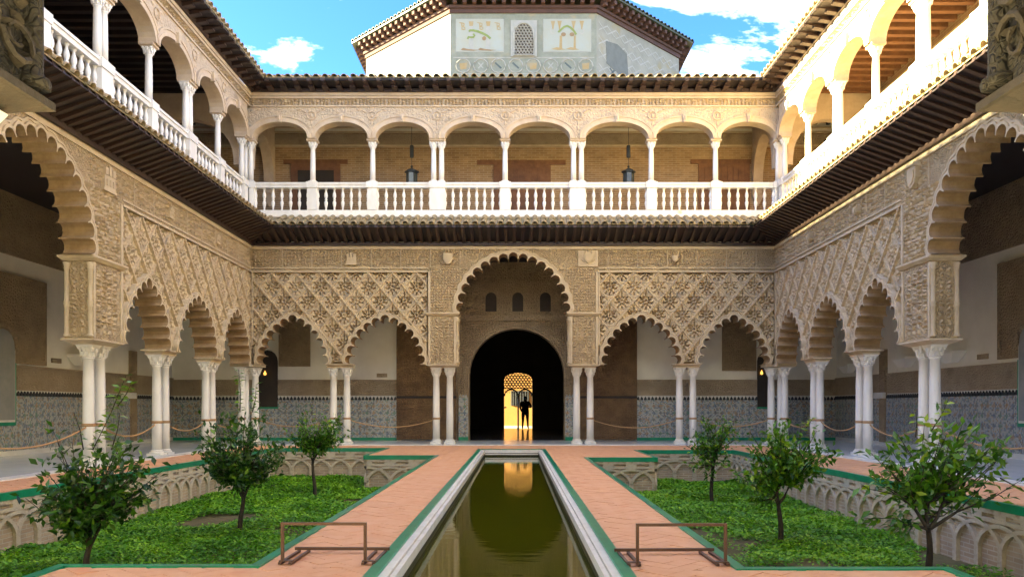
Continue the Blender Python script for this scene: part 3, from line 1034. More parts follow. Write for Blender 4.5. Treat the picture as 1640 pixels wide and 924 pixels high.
# corner clusters: an L shaped pier on three columns
def corner_cluster(x, y, sx, label):
    root = thing('corner_pier', label, 'pier', (x, y, 0))
    mb = MB()
    t = TH
    x0, x1 = sorted((0.0, -sx * -t)) if sx < 0 else (0.0, t)
    if sx < 0: x0, x1 = -t, 0.0
    mb.box(x0 + .003, x1 - .003, .003, t - .003, ZS, 6.198)
    mb.build('pier_block', 'stucco', root)
    im = MB()
    cx_ = (x0 + x1) / 2
    im.box(x0 - .03, x1 + .03, -.30, t + .03, 2.42, 2.498)
    im.build('impost', 'moulding', root)
    im = MB()
    xa, xb = sorted((cx_ - sx * .0, -sx * .28))
    im.box(xa, xb, t / 2 - .26, t / 2 + .26, 2.421, 2.499)
    im.build('impost', 'moulding', root)
    for dx, dy in ((cx_, t / 2), (-sx * .03 + 0, t / 2), (cx_, -.10)):
        put_column(root, LOWCOL, (dx, dy, 0))
    return root

corner_cluster(XL, YF, -1, 'left far corner pier of stucco standing on clustered marble columns')
corner_cluster(XR, YF, 1, 'right far corner pier of stucco standing on clustered marble columns')

# ------------------------------------------------------------------ eaves (tiles, rafters)
def tile_mesh(name, L, r0, r1, m, thick=0.016, n=6):
    """half-barrel tile lying along +y (down the slope is -y), crown up"""
    vs, fs = [], []
    for (y, r) in ((0, r0), (L, r1)):
        for k in range(n + 1):
            a = PI * k / n
            vs.append((r * math.cos(a), y, r * math.sin(a) * .85))
        for k in range(n + 1):
            a = PI * k / n
            q = r - thick
            vs.append((q * math.cos(a), y, q * math.sin(a) * .85))
    m1 = n + 1
    o2 = 2 * m1
    for k in range(n):
        fs.append((k, k + 1, o2 + k + 1, o2 + k)[::-1])
        fs.append((m1 + k, m1 + k + 1, o2 + m1 + k + 1, o2 + m1 + k))
        fs.append((k, m1 + k, m1 + k + 1, k + 1)[::-1])
        fs.append((o2 + k, o2 + m1 + k, o2 + m1 + k + 1, o2 + k + 1))
    return MB().add(vs, fs).mesh(name, m, False)

TILE = tile_mesh('roof_tile', 0.56, 0.098, 0.082, 'tile')
TILE_G = tile_mesh('roof_tile', 0.56, 0.098, 0.082, 'green_tile')

def channel_strip(u0, u1, y, z, r, pitch):
    pass

def eave(root, lo, hi, lo_open, hi_open, y_wall, ov, z_wall, z_lip_bot, z_lip_top, z_up, y_up, pitch, rp, rw, rh, umin, umax,
         raft_name='rafter', bracket=False, tilem=None):
    """lo/hi: ends at the wall; lo_open/hi_open: True where the eave runs on, False where it mitres inwards"""
    yl = y_wall - ov
    llo = lo if lo_open else lo + ov
    lhi = hi if hi_open else hi - ov
    kin = (y_up - yl)
    # deck slab: underside boards
    def quadslab(y0, z0, y1, z1, th, nm, m):
        def uu(y, side):
            f = (y - y_wall) / -ov
            if side < 0:
                return lo if lo_open else lo + ov * f
            return hi if hi_open else hi - ov * f
        vs = [(uu(y0, -1), y0, z0), (uu(y0, 1), y0, z0), (uu(y1, 1), y1, z1), (uu(y1, -1), y1, z1)]
        vs += [(a, b, c + th) for a, b, c in vs]
        MB().add(vs, [(0, 3, 2, 1), (4, 5, 6, 7), (0, 1, 5, 4), (1, 2, 6, 5), (2, 3, 7, 6), (3, 0, 4, 7)]).build(nm, m, root)
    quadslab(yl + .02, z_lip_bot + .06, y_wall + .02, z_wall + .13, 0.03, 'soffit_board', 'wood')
    quadslab(yl + .01, z_lip_top - .05, y_up, z_up - .05, 0.025, 'roof_deck', 'tile')
    quadslab(yl + .07, z_lip_bot + .05, yl + .11, z_lip_bot + .05, z_lip_top - z_lip_bot - .11, 'fascia_board', 'wood')
    quadslab(y_wall - .07, z_wall + .0, y_wall - .001, z_wall + .0, .10, 'wall_plate', 'rafter')
    # rafters
    ang = math.atan2(z_lip_bot - z_wall, ov)
    ln = ov / math.cos(ang)
    mb = MB()
    mb.box(-rw / 2, rw / 2, -ln, 0, 0, rh)
    if bracket:
        mb.box(-rw / 2 - .02, rw / 2 + .02, -ln * .55, 0, -rh * .45, -.001)
        mb.taper(0, -ln + .04, -.03, .001, rw * .3, .03, rw / 2, .05)
    rm = mb.mesh(raft_name, 'rafter')
    u = max(lo, umin) + rp / 2
    while u < min(hi, umax):
        if (lo_open or u > lo + .02) and (hi_open or u < hi - .02):
            f = 1.0
            d = min(u - lo if not lo_open else 9, hi - u if not hi_open else 9)
            if d < ov: f = d / ov
            inst(rm, raft_name, root, (u, y_wall, z_wall + .045), (-ang, 0, 0), (1, f, 1))
        u += rp
    # tiles
    tl = tilem or TILE
    sl = math.atan2(z_up - z_lip_top, y_up - yl)
    length = math.hypot(z_up - z_lip_top, y_up - yl)
    rows = max(1, round((length - .1) / .46))
    u = max(llo, umin) + pitch / 2
    while u < min(lhi, umax):
        for k in range(rows):
            s = k * .46 - .05
            inst(tl, 'roof_tile', root, (u + random.uniform(-.012, .012), yl + s * math.cos(sl), z_lip_top + s * math.sin(sl) + .012 * (k + 1) - .03 + random.uniform(-.006, .006)),
                 (sl - .02, random.uniform(-.05, .05), random.uniform(-.04, .04)))
        u += pitch
    if rows > 1:
        for (a, b, op) in ((max(lo, umin), llo, lo_open), (lhi, min(hi, umax), hi_open)):
            if op: continue
            u = a + pitch / 2
            while u < b:
                d = (u - lo) if b == llo else (hi - u)
                s = max(0.1, (ov - d)) + .05
                if s < length - .3:
                    inst(tl, 'roof_tile', root, (u, yl + s * math.cos(sl), z_lip_top + s * math.sin(sl) - .0), (sl - .02, 0, random.uniform(-.04, .04)))
                u += pitch


LOW = dict(y_wall=-0.032, ov=.90, z_wall=6.21, z_lip_bot=6.54, z_lip_top=6.72, z_up=7.18, y_up=0.06, pitch=.262, rp=.262, rw=.10, rh=.12)
le = thing('far_lower_eave', 'tiled eave with dark rafters below the far balustrade', 'eave', (CX, YF, 0))
eave(le, -HW, HW, False, False, umin=-99, umax=99, **LOW)
le = thing('left_lower_eave', 'mossy tiled eave with dark rafters below the left balustrade', 'eave', (XL, YC, 0), PI / 2)
eave(le, SIDE_LO, SIDE_HI, True, False, umin=-3.6, umax=99, **LOW)
le = thing('right_lower_eave', 'tiled eave with dark rafters below the right balustrade', 'eave', (XR, YC, 0), -PI / 2)
eave(le, -SIDE_HI, -SIDE_LO, False, True, umin=-99, umax=3.6, **LOW)

# ------------------------------------------------------------------ upper galleries
UY = 0.10            # front of the upper wall in arcade frame
UT = 0.36
UZS, UZT = 9.61, 11.03
RAIL = 8.25

def ell_path(cu, a, rise, n=16, dl=0.0):
    return [(cu - (a + dl) * math.cos(PI * i / n), UZS + (rise + dl) * math.sin(PI * i / n) ** 0.92) for i in range(n + 1)]

_prof = [(.055, 0), (.055, .03), (.03, .05), (.026, .10), (.05, .20), (.060, .265), (.05, .31), (.028, .345), (.045, .36), (.045, .385), (.028, .40), (.05, .44), (.060, .49), (.05, .56), (.026, .64), (.03, .68), (.05, .70), (.05, .73)]
BALUSTER = MB().lathe(_prof, n=10).mesh('baluster', 'marble', True)

def upper_gallery(root, pos, dbl, hi_corner, lo_corner, vis):
    """pos: sorted support positions along the wall; dbl: set of indexes with twin columns"""
    ym = UY + UT / 2
    for i, p in enumerate(pos):
        offs = (-.125, .125) if i in dbl else (0,)
        w = .235 if i in dbl else .15
        pd = MB()
        pd.box(p - w, p + w, ym - .15, ym + .15, 7.38, RAIL - .175)
        pd.build('pedestal', 'marble', root)
        pd = MB()
        pd.box(p - w - .03, p + w + .03, ym - .175, ym + .175, RAIL - .172, RAIL + .012)
        pd.build('pedestal_cap', 'marble', root)
        for d in offs:
            put_column(root, UPCOL, (p + d, ym, RAIL + .012))
        im = MB()
        im.box(p - w - .02, p + w + .02, ym - .17, ym + .17, UZS - .055, UZS - .001)
        im.taper(p, ym, UZS - .10, UZS - .056, w - .05, .10, w, .15)
        im.build('impost', 'upper_mould', root)
    for i in range(len(pos) - 1):
        lo, hi = pos[i], pos[i + 1]
        cu = (lo + hi) / 2
        wl = .125 if i in dbl else 0
        wr = .125 if i + 1 in dbl else 0
        cu = (lo + wl + hi - wr) / 2
        a = (hi - wr - lo - wl) / 2 - .115
        rise = .52
        path = ell_path(cu, a, rise, 16)
        MB().prism_xz([(lo + .0005, UZS)] + ell_path(cu, a, rise, 16, .01) + [(hi - .0005, UZS), (hi - .0005, 10.60), (lo + .0005, 10.60)], UY, UY + UT).build('arch_spandrel', 'upper_stone', root)
        prof = [(.02, UT + .005), (0, UT + .005), (0, -.045), (.075, -.045), (.08, -.028), (.15, -.032), (.155, -.055), (.195, -.06), (.20, .01)]
        rows = [[(u, UY + y, z) for (u, z) in ell_path(cu, a, rise, 16, dl)] for dl, y in prof]
        n = len(rows[0])
        fs = [(r_ * n + j, r_ * n + j + 1, (r_ + 1) * n + j + 1, (r_ + 1) * n + j) for r_ in range(len(rows) - 1) for j in range(n - 1)]
        MB().add([p for r_ in rows for p in r_], fs).build('archivolt', 'upper_mould', root)
        if vis(cu):
            ks = MB()
            ks.taper(cu, UY - .06, UZS + rise - .03, UZS + rise + .22, .045, .06, .07, .06)
            ks.leaf(cu, UZS + rise + .10, PI / 2, .2, .09, UY - .119, .04)
            ks.build('keystone', 'upper_mould', root)
        # balusters
        l0 = lo + (.235 if i in dbl else .15)
        h0 = hi - (.235 if i + 1 in dbl else .15)
        if vis(cu):
            nb = max(1, int(round((h0 - l0) / .262)))
            for k in range(nb + 1):
                inst(BALUSTER, 'baluster', root, (l0 + (h0 - l0) * k / nb, ym, 7.36), (0, 0, random.random()))
    # spandrel roundels and leaves
    for i in range(1, len(pos) - 1):
        p = pos[i]
        if not vis(p): continue
        mb = MB()
        ring = [(p + .13 * math.cos(t * PI / 7), UY - .02, 10.33 + .13 * math.sin(t * PI / 7)) for t in range(14)]
        mb.tube(ring, .024, 5, True)
        mb.leaf(p, 10.33, PI / 2, .16, .12, UY, .05)
        mb.leaf(p, 10.10, PI / 2, .20, .07, UY, .035)
        mb.leaf(p, 9.93, PI / 2, .14, .10, UY, .04)
        for s in (-1, 1):
            mb.leaf(p + s * .24, 10.46, s * .4 + (PI if s < 0 else 0), .22, .07, UY, .03)
            mb.leaf(p + s * .38, 10.52, -s * .3, .16, .06, UY, .03)
        mb.build('roundel', 'upper_mould', root)
    lo, hi = pos[0] - lo_corner, pos[-1] + hi_corner
    # frieze, cornice, rail, plinth
    MB().box(lo, hi, UY + .004, UY + UT, 10.601, 11.10).build('frieze_wall', 'upper_stone', root)
    MB().box(lo, hi, UY - .045, UY + .05, 10.60, 10.645).build('frieze_moulding', 'upper_mould', root)
    MB().box(lo, hi, UY - .05, UY + .05, 10.86, 10.93).build('cornice_moulding', 'upper_mould', root)
    MB().box(lo, hi, UY - .085, UY + .05, 10.932, 11.028).build('cornice_moulding', 'upper_mould', root)
    u = lo + .5
    i = 0
    while u < hi - .3:
        if vis(u):
            inst(FRIEZE_MESH[i % 3], 'frieze_panel', root, (u, UY + .004, 10.75), (0, 0, 0), (1.0, 1.3, .40))
        u += .9
        i += 1
    rl = MB()
    rl.box(lo, hi, ym - .13, ym + .13, RAIL - .06, RAIL)
    rl.box(lo, hi, ym - .10, ym + .10, RAIL - .16, RAIL - .0605)
    rl.build('hand_rail', 'marble', root)
    MB().box(lo, hi, ym - .17, ym + .17, 7.22, 7.362).build('plinth', 'marble', root)
    MB().box(lo, hi, 0.0, 3.0, 6.32, 7.215).build('floor_slab', 'plaster', root)


ug = thing('far_upper_gallery', 'upper gallery with slim white columns and balustrade across the far end', 'gallery', (CX, YF, 0))
upper_gallery(ug, [-8.33, -6.36, -4.46, -2.40, -.257, 2.04, 4.38, 6.42, 8.41], {3, 5}, .13, .21, lambda u: True)
ug = thing('left_upper_gallery', 'shaded upper gallery with white balustrade along the left side', 'gallery', (XL, YC, 0), PI / 2)
upper_gallery(ug, [-8.27, -6.1, -3.93, -1.75, .43, 2.59, 4.75, 6.95, 9.05, 11.05], {3, 5, 7}, .38, .1, lambda u: u > -4)
ug = thing('right_upper_gallery', 'sunlit upper gallery with white balustrade along the right side', 'gallery', (XR, YC, 0), -PI / 2)
upper_gallery(ug, [-11.05, -9.05, -6.95, -4.75, -2.59, -.43, 1.75, 3.93, 6.1, 8.27], {2, 4, 6}, .1, .38, lambda u: u < 4)
for sx, x, lab in ((-1, XL, 'left far upper corner column under the gallery arches'), (1, XR, 'right far upper corner column under the gallery arches')):
    cc = thing('corner_column', lab, 'column', (x, YF, 0))
    k = sx * (UY + UT / 2)
    MB().box(k - .15, k + .15, UY + UT / 2 - .15, UY + UT / 2 + .15, 7.38, RAIL + .01).build('pedestal', 'marble', cc)
    put_column(cc, UPCOL, (k, UY + UT / 2, RAIL + .012))
    MB().box(min(k - .18, k + .18), k + .18, UY + .003, UY + UT - .003, UZS - .1, 11.0).build('corner_pier', 'upper_stone', cc)

# upper eaves and roofs
UP = dict(y_wall=UY - .087, ov=.60, z_wall=11.03, z_lip_bot=11.13, z_lip_top=11.30, z_up=11.62, y_up=.42, pitch=.285, rp=.43, rw=.13, rh=.10, raft_name='bracket', bracket=True)
HWU = HW + UP['y_wall'] * -1 * -1
for nm, lab, loc, rz, a in (
        ('far_roof', 'far clay tile roof edge under the octagonal tower', (CX, YF, 0), 0, (-HW, HW, False, False, -99, 99)),
        ('left_roof', 'left roof edge with dark brackets against the sky', (XL, YC, 0), PI / 2, (SIDE_LO, SIDE_HI, True, False, -2.5, 99)),
        ('right_roof', 'right roof edge with sunlit tiles against the sky', (XR, YC, 0), -PI / 2, (-SIDE_HI, -SIDE_LO, False, True, -99, 2.5))):
    rt = thing(nm, lab, 'roof', loc, rz)
    eave(rt, a[0], a[1], a[2], a[3], umin=a[4], umax=a[5], **UP)
    lo, hi = a[0] - (0 if a[2] else 3.5), a[1] + (0 if a[3] else 3.5)
    MB().add([(a[0], .40, 11.55), (a[1], .40, 11.55), (hi, 4.2, 12.35), (lo, 4.2, 12.35), (a[0], .40, 11.45), (a[1], .40, 11.45), (hi, 4.2, 12.25), (lo, 4.2, 12.25)],
             [(0, 1, 2, 3), (7, 6, 5, 4), (0, 4, 5, 1), (1, 5, 6, 2), (2, 6, 7, 3), (3, 7, 4, 0)]).build('roof_slope', 'tile', rt)

# ------------------------------------------------------------------ gallery back walls and ceilings
fw = thing('far_gallery_wall', 'white plaster back wall of the far gallery with mosaic tile dado', 'wall', (0, GF, 0))
# local frame: x world, y into wall; doorway in the centre
DW, DZ, DR = 1.645, 2.28, 1.60
dc = 0.035
n = 20
arc = [(dc - DW * math.cos(PI * i / n), DZ + DR * math.sin(PI * i / n)) for i in range(n + 1)]
outl = [(-2.05, 0), (dc - DW, 0)] + arc + [(dc + DW, 0), (2.1, 0), (2.1, 6.2), (-2.05, 6.2)]
MB().prism_xz(outl, -.05, .45).build('doorway_surround', 'darkstucco', fw)
MB().box(GL - .3, -2.05, 0, .4, 0, 6.3).build('plaster_wall', 'plaster', fw)
MB().box(2.1, GR + .3, 0, .4, 0, 6.3).build('plaster_wall', 'plaster', fw)
am = MB()
rows = []
for dl, y in ((0, .3), (0, -.10), (.09, -.10), (.10, -.07), (.20, -.07), (.21, -.095), (.25, -.095), (.26, -.05)):
    rows.append([(dc - (DW + dl), y, 0)] + [(dc - (DW + dl) * math.cos(PI * i / n), y, DZ + (DR + dl) * math.sin(PI * i / n)) for i in range(n + 1)] + [(dc + (DW + dl), y, 0)])
k = len(rows[0])
am.add([p for r_ in rows for p in r_], [(i * k + j, i * k + j + 1, (i + 1) * k + j + 1, (i + 1) * k + j) for i in range(len(rows) - 1) for j in range(k - 1)])
am.build('door_arch', 'darkstucco', fw)
MB().box(-2.08, 2.13, -.16, -.05, 4.16, 4.34).build('door_cornice', 'darkstucco', fw)
for u0 in (-1.09, -.16, .80):
    wf = MB()
    wf.prism_xz([(u0 - .03, 4.42), (u0 + .50, 4.42), (u0 + .50, 5.22), (u0 - .03, 5.22)], -.085, -.05).build('window_surround', 'darkstucco', fw)
    wp = MB()
    wp.prism_xz([(u0 + .04, 4.48), (u0 + .42, 4.48), (u0 + .42, 4.95)] + [(u0 + .23 + .19 * math.cos(t * PI / 8), 4.95 + .19 * math.sin(t * PI / 8)) for t in range(1, 8)] + [(u0 + .04, 4.95)], -.095, -.086).build('lattice_window', 'dark', fw)
MB().box(-2.06, 2.11, -.10, -.05, 5.42, 5.52).build('stucco_course', 'darkstucco', fw)
for q in range(6):
    inst(AGED[q % 2], 'carved_panel', fw, (-1.70 + q * .70, -.05, 5.80), (0, 0, 0), (1.05, 1, 1.1))
for q, uq in enumerate((-1.62, -.37, .58, 1.66)):
    inst(AGED[q % 2], 'carved_panel', fw, (uq, -.05, 4.86), (0, 0, 0), (.62 if q in (1, 2) else 1.0, 1, 1.7))
mb = MB()
rq = random.Random(8)
zq = 2.45
while zq < 4.12:
    uq = .1
    while uq < 1.95:
        if ((uq) / (DW + .33)) ** 2 + (max(0, zq - DZ) / (DR + .33)) ** 2 > 1:
            aq = rq.uniform(0, PI)
            mb.leaf(dc + uq, zq, aq, .13, .055, -.05, .045)
            mb.leaf(dc - uq, zq, PI - aq, .13, .055, -.05, .045)
        uq += .11
    zq += .10
mb.build('carved_spandrel', 'darkstucco', fw)['kind'] = 'stuff'
for a, b in ((GL, -4.15), (4.22, GR)):
    MB().box(a, b, -.05, 0.0, .10, 1.40).build('tile_dado', 'dado', fw)
    MB().box(a, b, -.055, 0.0, 0.0, .099).build('dado_foot', 'green', fw)
    MB().box(a, b, -.035, 0.0, 1.56, 2.07).build('stucco_band', 'band', fw)
    MB().box(a, b, -.06, 0.0, 2.071, 2.11).build('band_moulding', 'band', fw)
    mm = MB()
    u = a
    while u < b - .08:
        mm.prism_xz([(u, 1.401), (u + .1, 1.401), (u + .1, 1.45), (u + .05, 1.53), (u, 1.45)], -.05, 0.0)
        u += .125
    o = mm.build('merlon_border', 'iron', fw)
    o['kind'] = 'stuff'
    MB().box(a, b, -.02, 0.0, 1.4005, 1.559).build('border_ground', 'white_board', fw)
for a, b in ((-1.99, -1.66), (1.72, 2.06)):
    MB().box(a, b, -.13, -.051, .12, 1.50).build('tile_jamb', 'dado', fw)
    MB().box(a, b, -.14, -.051, 0.0, .119).build('jamb_foot', 'green', fw)
    mm = MB()
    for q in range(3):
        uu = a + .02 + q * .1
        mm.prism_xz([(uu, 1.501), (uu + .08, 1.501), (uu + .08, 1.54), (uu + .04, 1.61), (uu, 1.54)], -.12, -.052)
    mm.build('jamb_merlon', 'dado', fw)
for a, b, z0, z1 in ((-8.26, -7.17, 2.57, 4.9), (7.2, 8.38, 2.42, 4.9)):
    MB().box(a, b, -.05, 0, z0, z1).build('stucco_panel', 'darkstucco', fw)
    fr = MB()
    fr.box(a, b, -.075, -.0505, z0, z0 + .09).box(a, b, -.075, -.0505, z1 - .09, z1).box(a, a + .09, -.075, -.0505, z0 + .091, z1 - .091).box(b - .09, b, -.075, -.0505, z0 + .091, z1 - .091)
    fr.build('panel_frame', 'darkstucco', fw)
# deep windows near the corners
for a, b, s in ((-9.0, -8.3, 1), (8.42, 9.0, 1)):
    c = (a + b) / 2
    w_ = (b - a) / 2
    po = [(a, 1.16), (b, 1.16), (b, 2.75)] + [(c + w_ * math.cos(t * PI / 8), 2.75 + w_ * 1.1 * math.sin(t * PI / 8)) for t in range(1, 8)] + [(a, 2.75)]
    MB().prism_xz(po, -.061, -.02).build('dark_window', 'dark', fw)
    MB().box(a - .02, b + .02, -.09, -.05, 1.10, 1.159).build('window_sill', 'green', fw)
for a in (-4.85, ):
    MB().box(a, a + .36, -.04, 0, 2.2, 2.33).build('wall_plaque', 'band', fw)

# open wooden door leaves against the wall
for a, b, lab in ((-4.14, -2.06, 'tall carved wooden door leaf folded back left of the doorway'), (2.11, 4.21, 'tall carved wooden door leaf folded back right of the doorway')):
    dl = thing('door_leaf', lab, 'door', (0, GF - .14, 0))
    MB().box(a, b, -.03, .05, .03, 5.0).build('leaf_board', 'door', dl)
    for k in range(5):
        z0 = .12 + k * .96
        for q in range(2):
            u0 = a + .1 + q * (b - a - .1) / 2
            u1 = u0 + (b - a) / 2 - .15
            MB().box(u0, u1, -.055, -.031, z0, z0 + .82).build('raised_panel', 'door', dl)
    MB().box(a, b, -.065, -.031, 1.46, 1.54).build('cross_rail', 'wood', dl)

# the dark hall behind the doorway and the court beyond it
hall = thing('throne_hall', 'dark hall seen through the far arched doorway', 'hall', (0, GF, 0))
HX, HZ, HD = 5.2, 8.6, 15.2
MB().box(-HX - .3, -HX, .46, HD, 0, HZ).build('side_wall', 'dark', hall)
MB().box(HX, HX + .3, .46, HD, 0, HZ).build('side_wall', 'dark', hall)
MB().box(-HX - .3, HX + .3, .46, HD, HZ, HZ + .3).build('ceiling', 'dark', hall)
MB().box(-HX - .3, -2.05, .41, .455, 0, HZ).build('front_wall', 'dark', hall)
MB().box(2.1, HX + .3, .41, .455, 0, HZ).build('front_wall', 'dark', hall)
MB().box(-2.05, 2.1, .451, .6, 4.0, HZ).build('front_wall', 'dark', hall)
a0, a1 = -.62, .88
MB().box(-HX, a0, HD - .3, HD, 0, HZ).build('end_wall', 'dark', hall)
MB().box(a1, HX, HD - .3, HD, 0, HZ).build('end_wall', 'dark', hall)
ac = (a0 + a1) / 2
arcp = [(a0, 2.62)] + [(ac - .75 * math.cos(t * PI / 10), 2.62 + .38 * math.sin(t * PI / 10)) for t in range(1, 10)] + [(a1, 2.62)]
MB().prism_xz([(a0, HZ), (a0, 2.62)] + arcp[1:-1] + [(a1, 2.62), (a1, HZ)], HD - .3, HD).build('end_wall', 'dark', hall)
gr = thing('twin_arch_screen', 'dark twin arched screen with pierced tracery in the far bright doorway', 'screen', (0, GF + HD - .2, 0))
mb = MB()
for s in (0, 1):
    c0 = a0 + .375 + s * .75
    pts = [(c0 - .36 * math.cos(t * PI / 10), 0, 1.75 + .36 * math.sin(t * PI / 10)) for t in range(11)]
    mb.tube(pts, .045, 5)
mb.build('arch_rib', 'iron', gr)
MB().lathe([(.07, 0), (.045, .08), (.045, 1.6), (.08, 1.72), (.1, 1.78)], ac, 0, 8).build('mullion', 'iron', gr)
MB().box(a0, a1, -.02, .02, 2.14, 2.18).build('transom', 'iron', gr)
mb = MB()
z = 2.26
row = 0
while z < 3.0:
    x = a0 + .06 + (row % 2) * .085
    while x < a1 - .02:
        if ((x - ac) / .75) ** 2 + (max(0, z - 2.62) / .38) ** 2 < 1:
            mb.tube([(x + .07 * math.cos(t * PI / 4), 0, z + .07 * math.sin(t * PI / 4)) for t in range(8)], .026, 4, True)
        x += .17
    z += .125
    row += 1
o = mb.build('tracery', 'iron', gr); o['kind'] = 'stuff'
mb = MB()
for t in range(14):
    x = a0 + .05 + t * .107
    mb.box(x - .012, x + .012, -.01, .01, 1.9, 2.14)
mb.build('spandrel_bars', 'iron', gr)['kind'] = 'stuff'

bw = thing('yellow_court_wall', 'sunlit yellow wall with a barred window beyond the far doorway', 'wall', (.6, 50.5, 0), R(-20))
MB().box(-7, 7, 0, .4, -.1, 7).build('wall_face', 'yellow', bw)
MB().box(-.95, .25, -.04, 0, 1.25, 2.2).build('window_pane', 'dark', bw)
for k in range(8):
    MB().box(-.95 + k * .165, -.92 + k * .165, -.10, -.06, 1.25, 2.2).build('window_bar', 'iron', bw)
MB().box(-7, 7, -.03, 0, -.1, .25).build('wall_foot', 'yellow', bw)

# side gallery walls
def side_wall(nm, lab, x, rz, ulo, uhi, feats):
    w = thing(nm, lab, 'wall', (x, YC, 0), rz)
    MB().box(ulo, uhi, 0, .4, 0, 6.3).build('plaster_wall', 'plaster', w)
    MB().box(ulo, uhi, -.05, 0.0, .12, 1.42).build('tile_dado', 'dado', w)
    MB().box(ulo, uhi, -.055, 0.0, 0.0, .119).build('dado_foot', 'white_board', w)
    MB().box(ulo, uhi, -.02, 0.0, 1.4205, 1.559).build('border_ground', 'white_board', w)
    MB().box(ulo, uhi, -.035, 0.0, 1.56, 2.12).build('stucco_band', 'band', w)
    MB().box(ulo, uhi, -.06, 0.0, 2.121, 2.165).build('band_moulding', 'band', w)
    MB().box(ulo, uhi, -.07, 0.0, 4.75, 6.2).build('upper_stucco_frieze', 'darkstucco', w)
    mm = MB()
    u = ulo
    while u < uhi - .1:
        mm.prism_xz([(u, 1.421), (u + .1, 1.421), (u + .1, 1.47), (u + .05, 1.54), (u, 1.47)], -.05, 0.0)
        u += .125
    mm.build('merlon_border', 'iron', w)['kind'] = 'stuff'
    for f in feats:
        kind, u = f[0], f[1]
        if kind == 'panel':
            a, b, z0, z1 = u, f[2], f[3], f[4]
            MB().box(a, b, -.05, -.0005, z0, z1).build('stucco_panel', 'darkstucco', w)
            fr = MB()
            fr.box(a, b, -.075, -.0505, z0, z0 + .1).box(a, b, -.075, -.0505, z1 - .1, z1).box(a, a + .1, -.075, -.0505, z0 + .101, z1 - .101).box(b - .1, b, -.075, -.0505, z0 + .101, z1 - .101)
            fr.build('panel_frame', 'darkstucco', w)
        elif kind == 'niche':
            a, b = u, f[2]
            c, hw = (a + b) / 2, (b - a) / 2
            MB().box(a - .1, b + .1, -.08, -.0508, .72, 2.2).build('niche_border', 'green', w)
            MB().box(a - .03, b + .03, -.10, -.0805, .80, 2.5).build('niche_reveal', 'white_board', w)
            po = [(a, .85), (b, .85), (b, 2.55)] + [(c + hw * math.cos(t * PI / 8), 2.55 + hw * math.sin(t * PI / 8)) for t in range(1, 8)] + [(a, 2.55)]
            MB().prism_xz(po, -.112, -.101).build('dark_window', 'paint_grey' if len(f) > 3 else 'dark', w)
            ring = [(c + (hw + .09) * math.cos(t * PI / 10), -.10, 2.55 + (hw + .09) * math.sin(t * PI / 10)) for t in range(11)]
            MB().tube(ring, .07, 5).build('niche_arch', 'darkstucco', w)
        elif kind == 'bracket':
            mb = MB()
            mb.taper(u, -.16, 2.28, 2.50, .16, .10, .38, .17)
            mb.box(u - .42, u + .42, -.36, -.0, 2.50, 2.57)
            mb.build('wall_bracket', 'plaster', w)
        elif kind == 'pilaster':
            MB().box(u - .18, u + .18, -.10, -.0, .1, 2.9).build('pilaster', 'darkstucco', w)
        elif kind == 'board':
            MB().box(u - .42, u + .42, -.16, -.08, 1.42, 1.60).build('sign_board', 'white_board', w)
        elif kind == 'plaque':
            MB().box(u - .2, u + .2, -.05, 0, 2.3, 2.42).build('wall_plaque', 'band', w)
    return w

side_wall('left_gallery_wall', 'dim plaster back wall of the left gallery with mosaic dado', GL, PI / 2, -8, 14.2,
          [('panel', 3.3, 6.4, 2.2, 4.3), ('niche', 4.2, 5.05, 1), ('bracket', 7.85), ('plaque', 6.9), ('pilaster', 11.0), ('board', 10.6)])
side_wall('right_gallery_wall', 'plaster back wall of the right gallery with mosaic dado and shelf brackets', GR, -PI / 2, -14.2, 8,
          [('panel', -4.55, -1.6, 2.25, 4.45), ('niche', -3.7, -2.9, 1), ('bracket', -6.35), ('bracket', -8.75), ('plaque', -5.2), ('pilaster', -10.3), ('bracket', -12.6), ('board', -10.5)])

# lower gallery ceilings
ceil = MB()
ceil.box(GL, GR, YF + .56, GF - .001, 6.205, 6.31)
ceil.box(GL, XL - .56, 2.0, YF + .559, 6.205, 6.31)
ceil.box(XR + .56, GR, 2.0, YF + .559, 6.205, 6.31)
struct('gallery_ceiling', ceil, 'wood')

# near gallery behind the viewer: back wall with a doorway, ceiling, storey above and roof
ngw = thing('near_gallery_wall', 'plaster back wall of the near gallery behind the viewer', 'wall', (0, -.45, 0))
MB().box(GL, -1.3, -.4, 0, 0, 11.3).build('plaster_wall', 'plaster', ngw)
MB().box(1.3, GR, -.4, 0, 0, 11.3).build('plaster_wall', 'plaster', ngw)
MB().box(-1.3, 1.3, -.4, -.001, 3.2, 11.3).build('plaster_wall', 'plaster', ngw)
MB().box(-1.3, 1.3, -.39, -.30, 0, 3.2).build('door_leaf', 'door', ngw)
nug = thing('near_upper_storey', 'upper storey and roof over the near gallery', 'storey', (0, YN, 0))
MB().box(GL, GR, -3.6, -.02, 6.21, 7.2).build('floor_slab', 'wood', nug)
MB().box(XL, XR, -.5, -.1, 7.2, 8.25).build('parapet', 'marble', nug)
MB().box(XL, XR, -.5, -.1, 9.6, 11.1).build('arch_wall', 'upper_stone', nug)
for k in range(9):
    xk = XL + .2 + k * (XR - XL - .4) / 8
    put_column(nug, UPCOL, (xk, -.3, RAIL + .012))
MB().add([(GL, .55, 11.15), (GR, .55, 11.15), (GR, -4.0, 12.4), (GL, -4.0, 12.4), (GL, .55, 11.05), (GR, .55, 11.05), (GR, -4.0, 12.3), (GL, -4.0, 12.3)],
         [(0, 1, 2, 3), (7, 6, 5, 4), (0, 4, 5, 1), (1, 5, 6, 2), (2, 6, 7, 3), (3, 7, 4, 0)]).build('roof_slope', 'tile', nug)
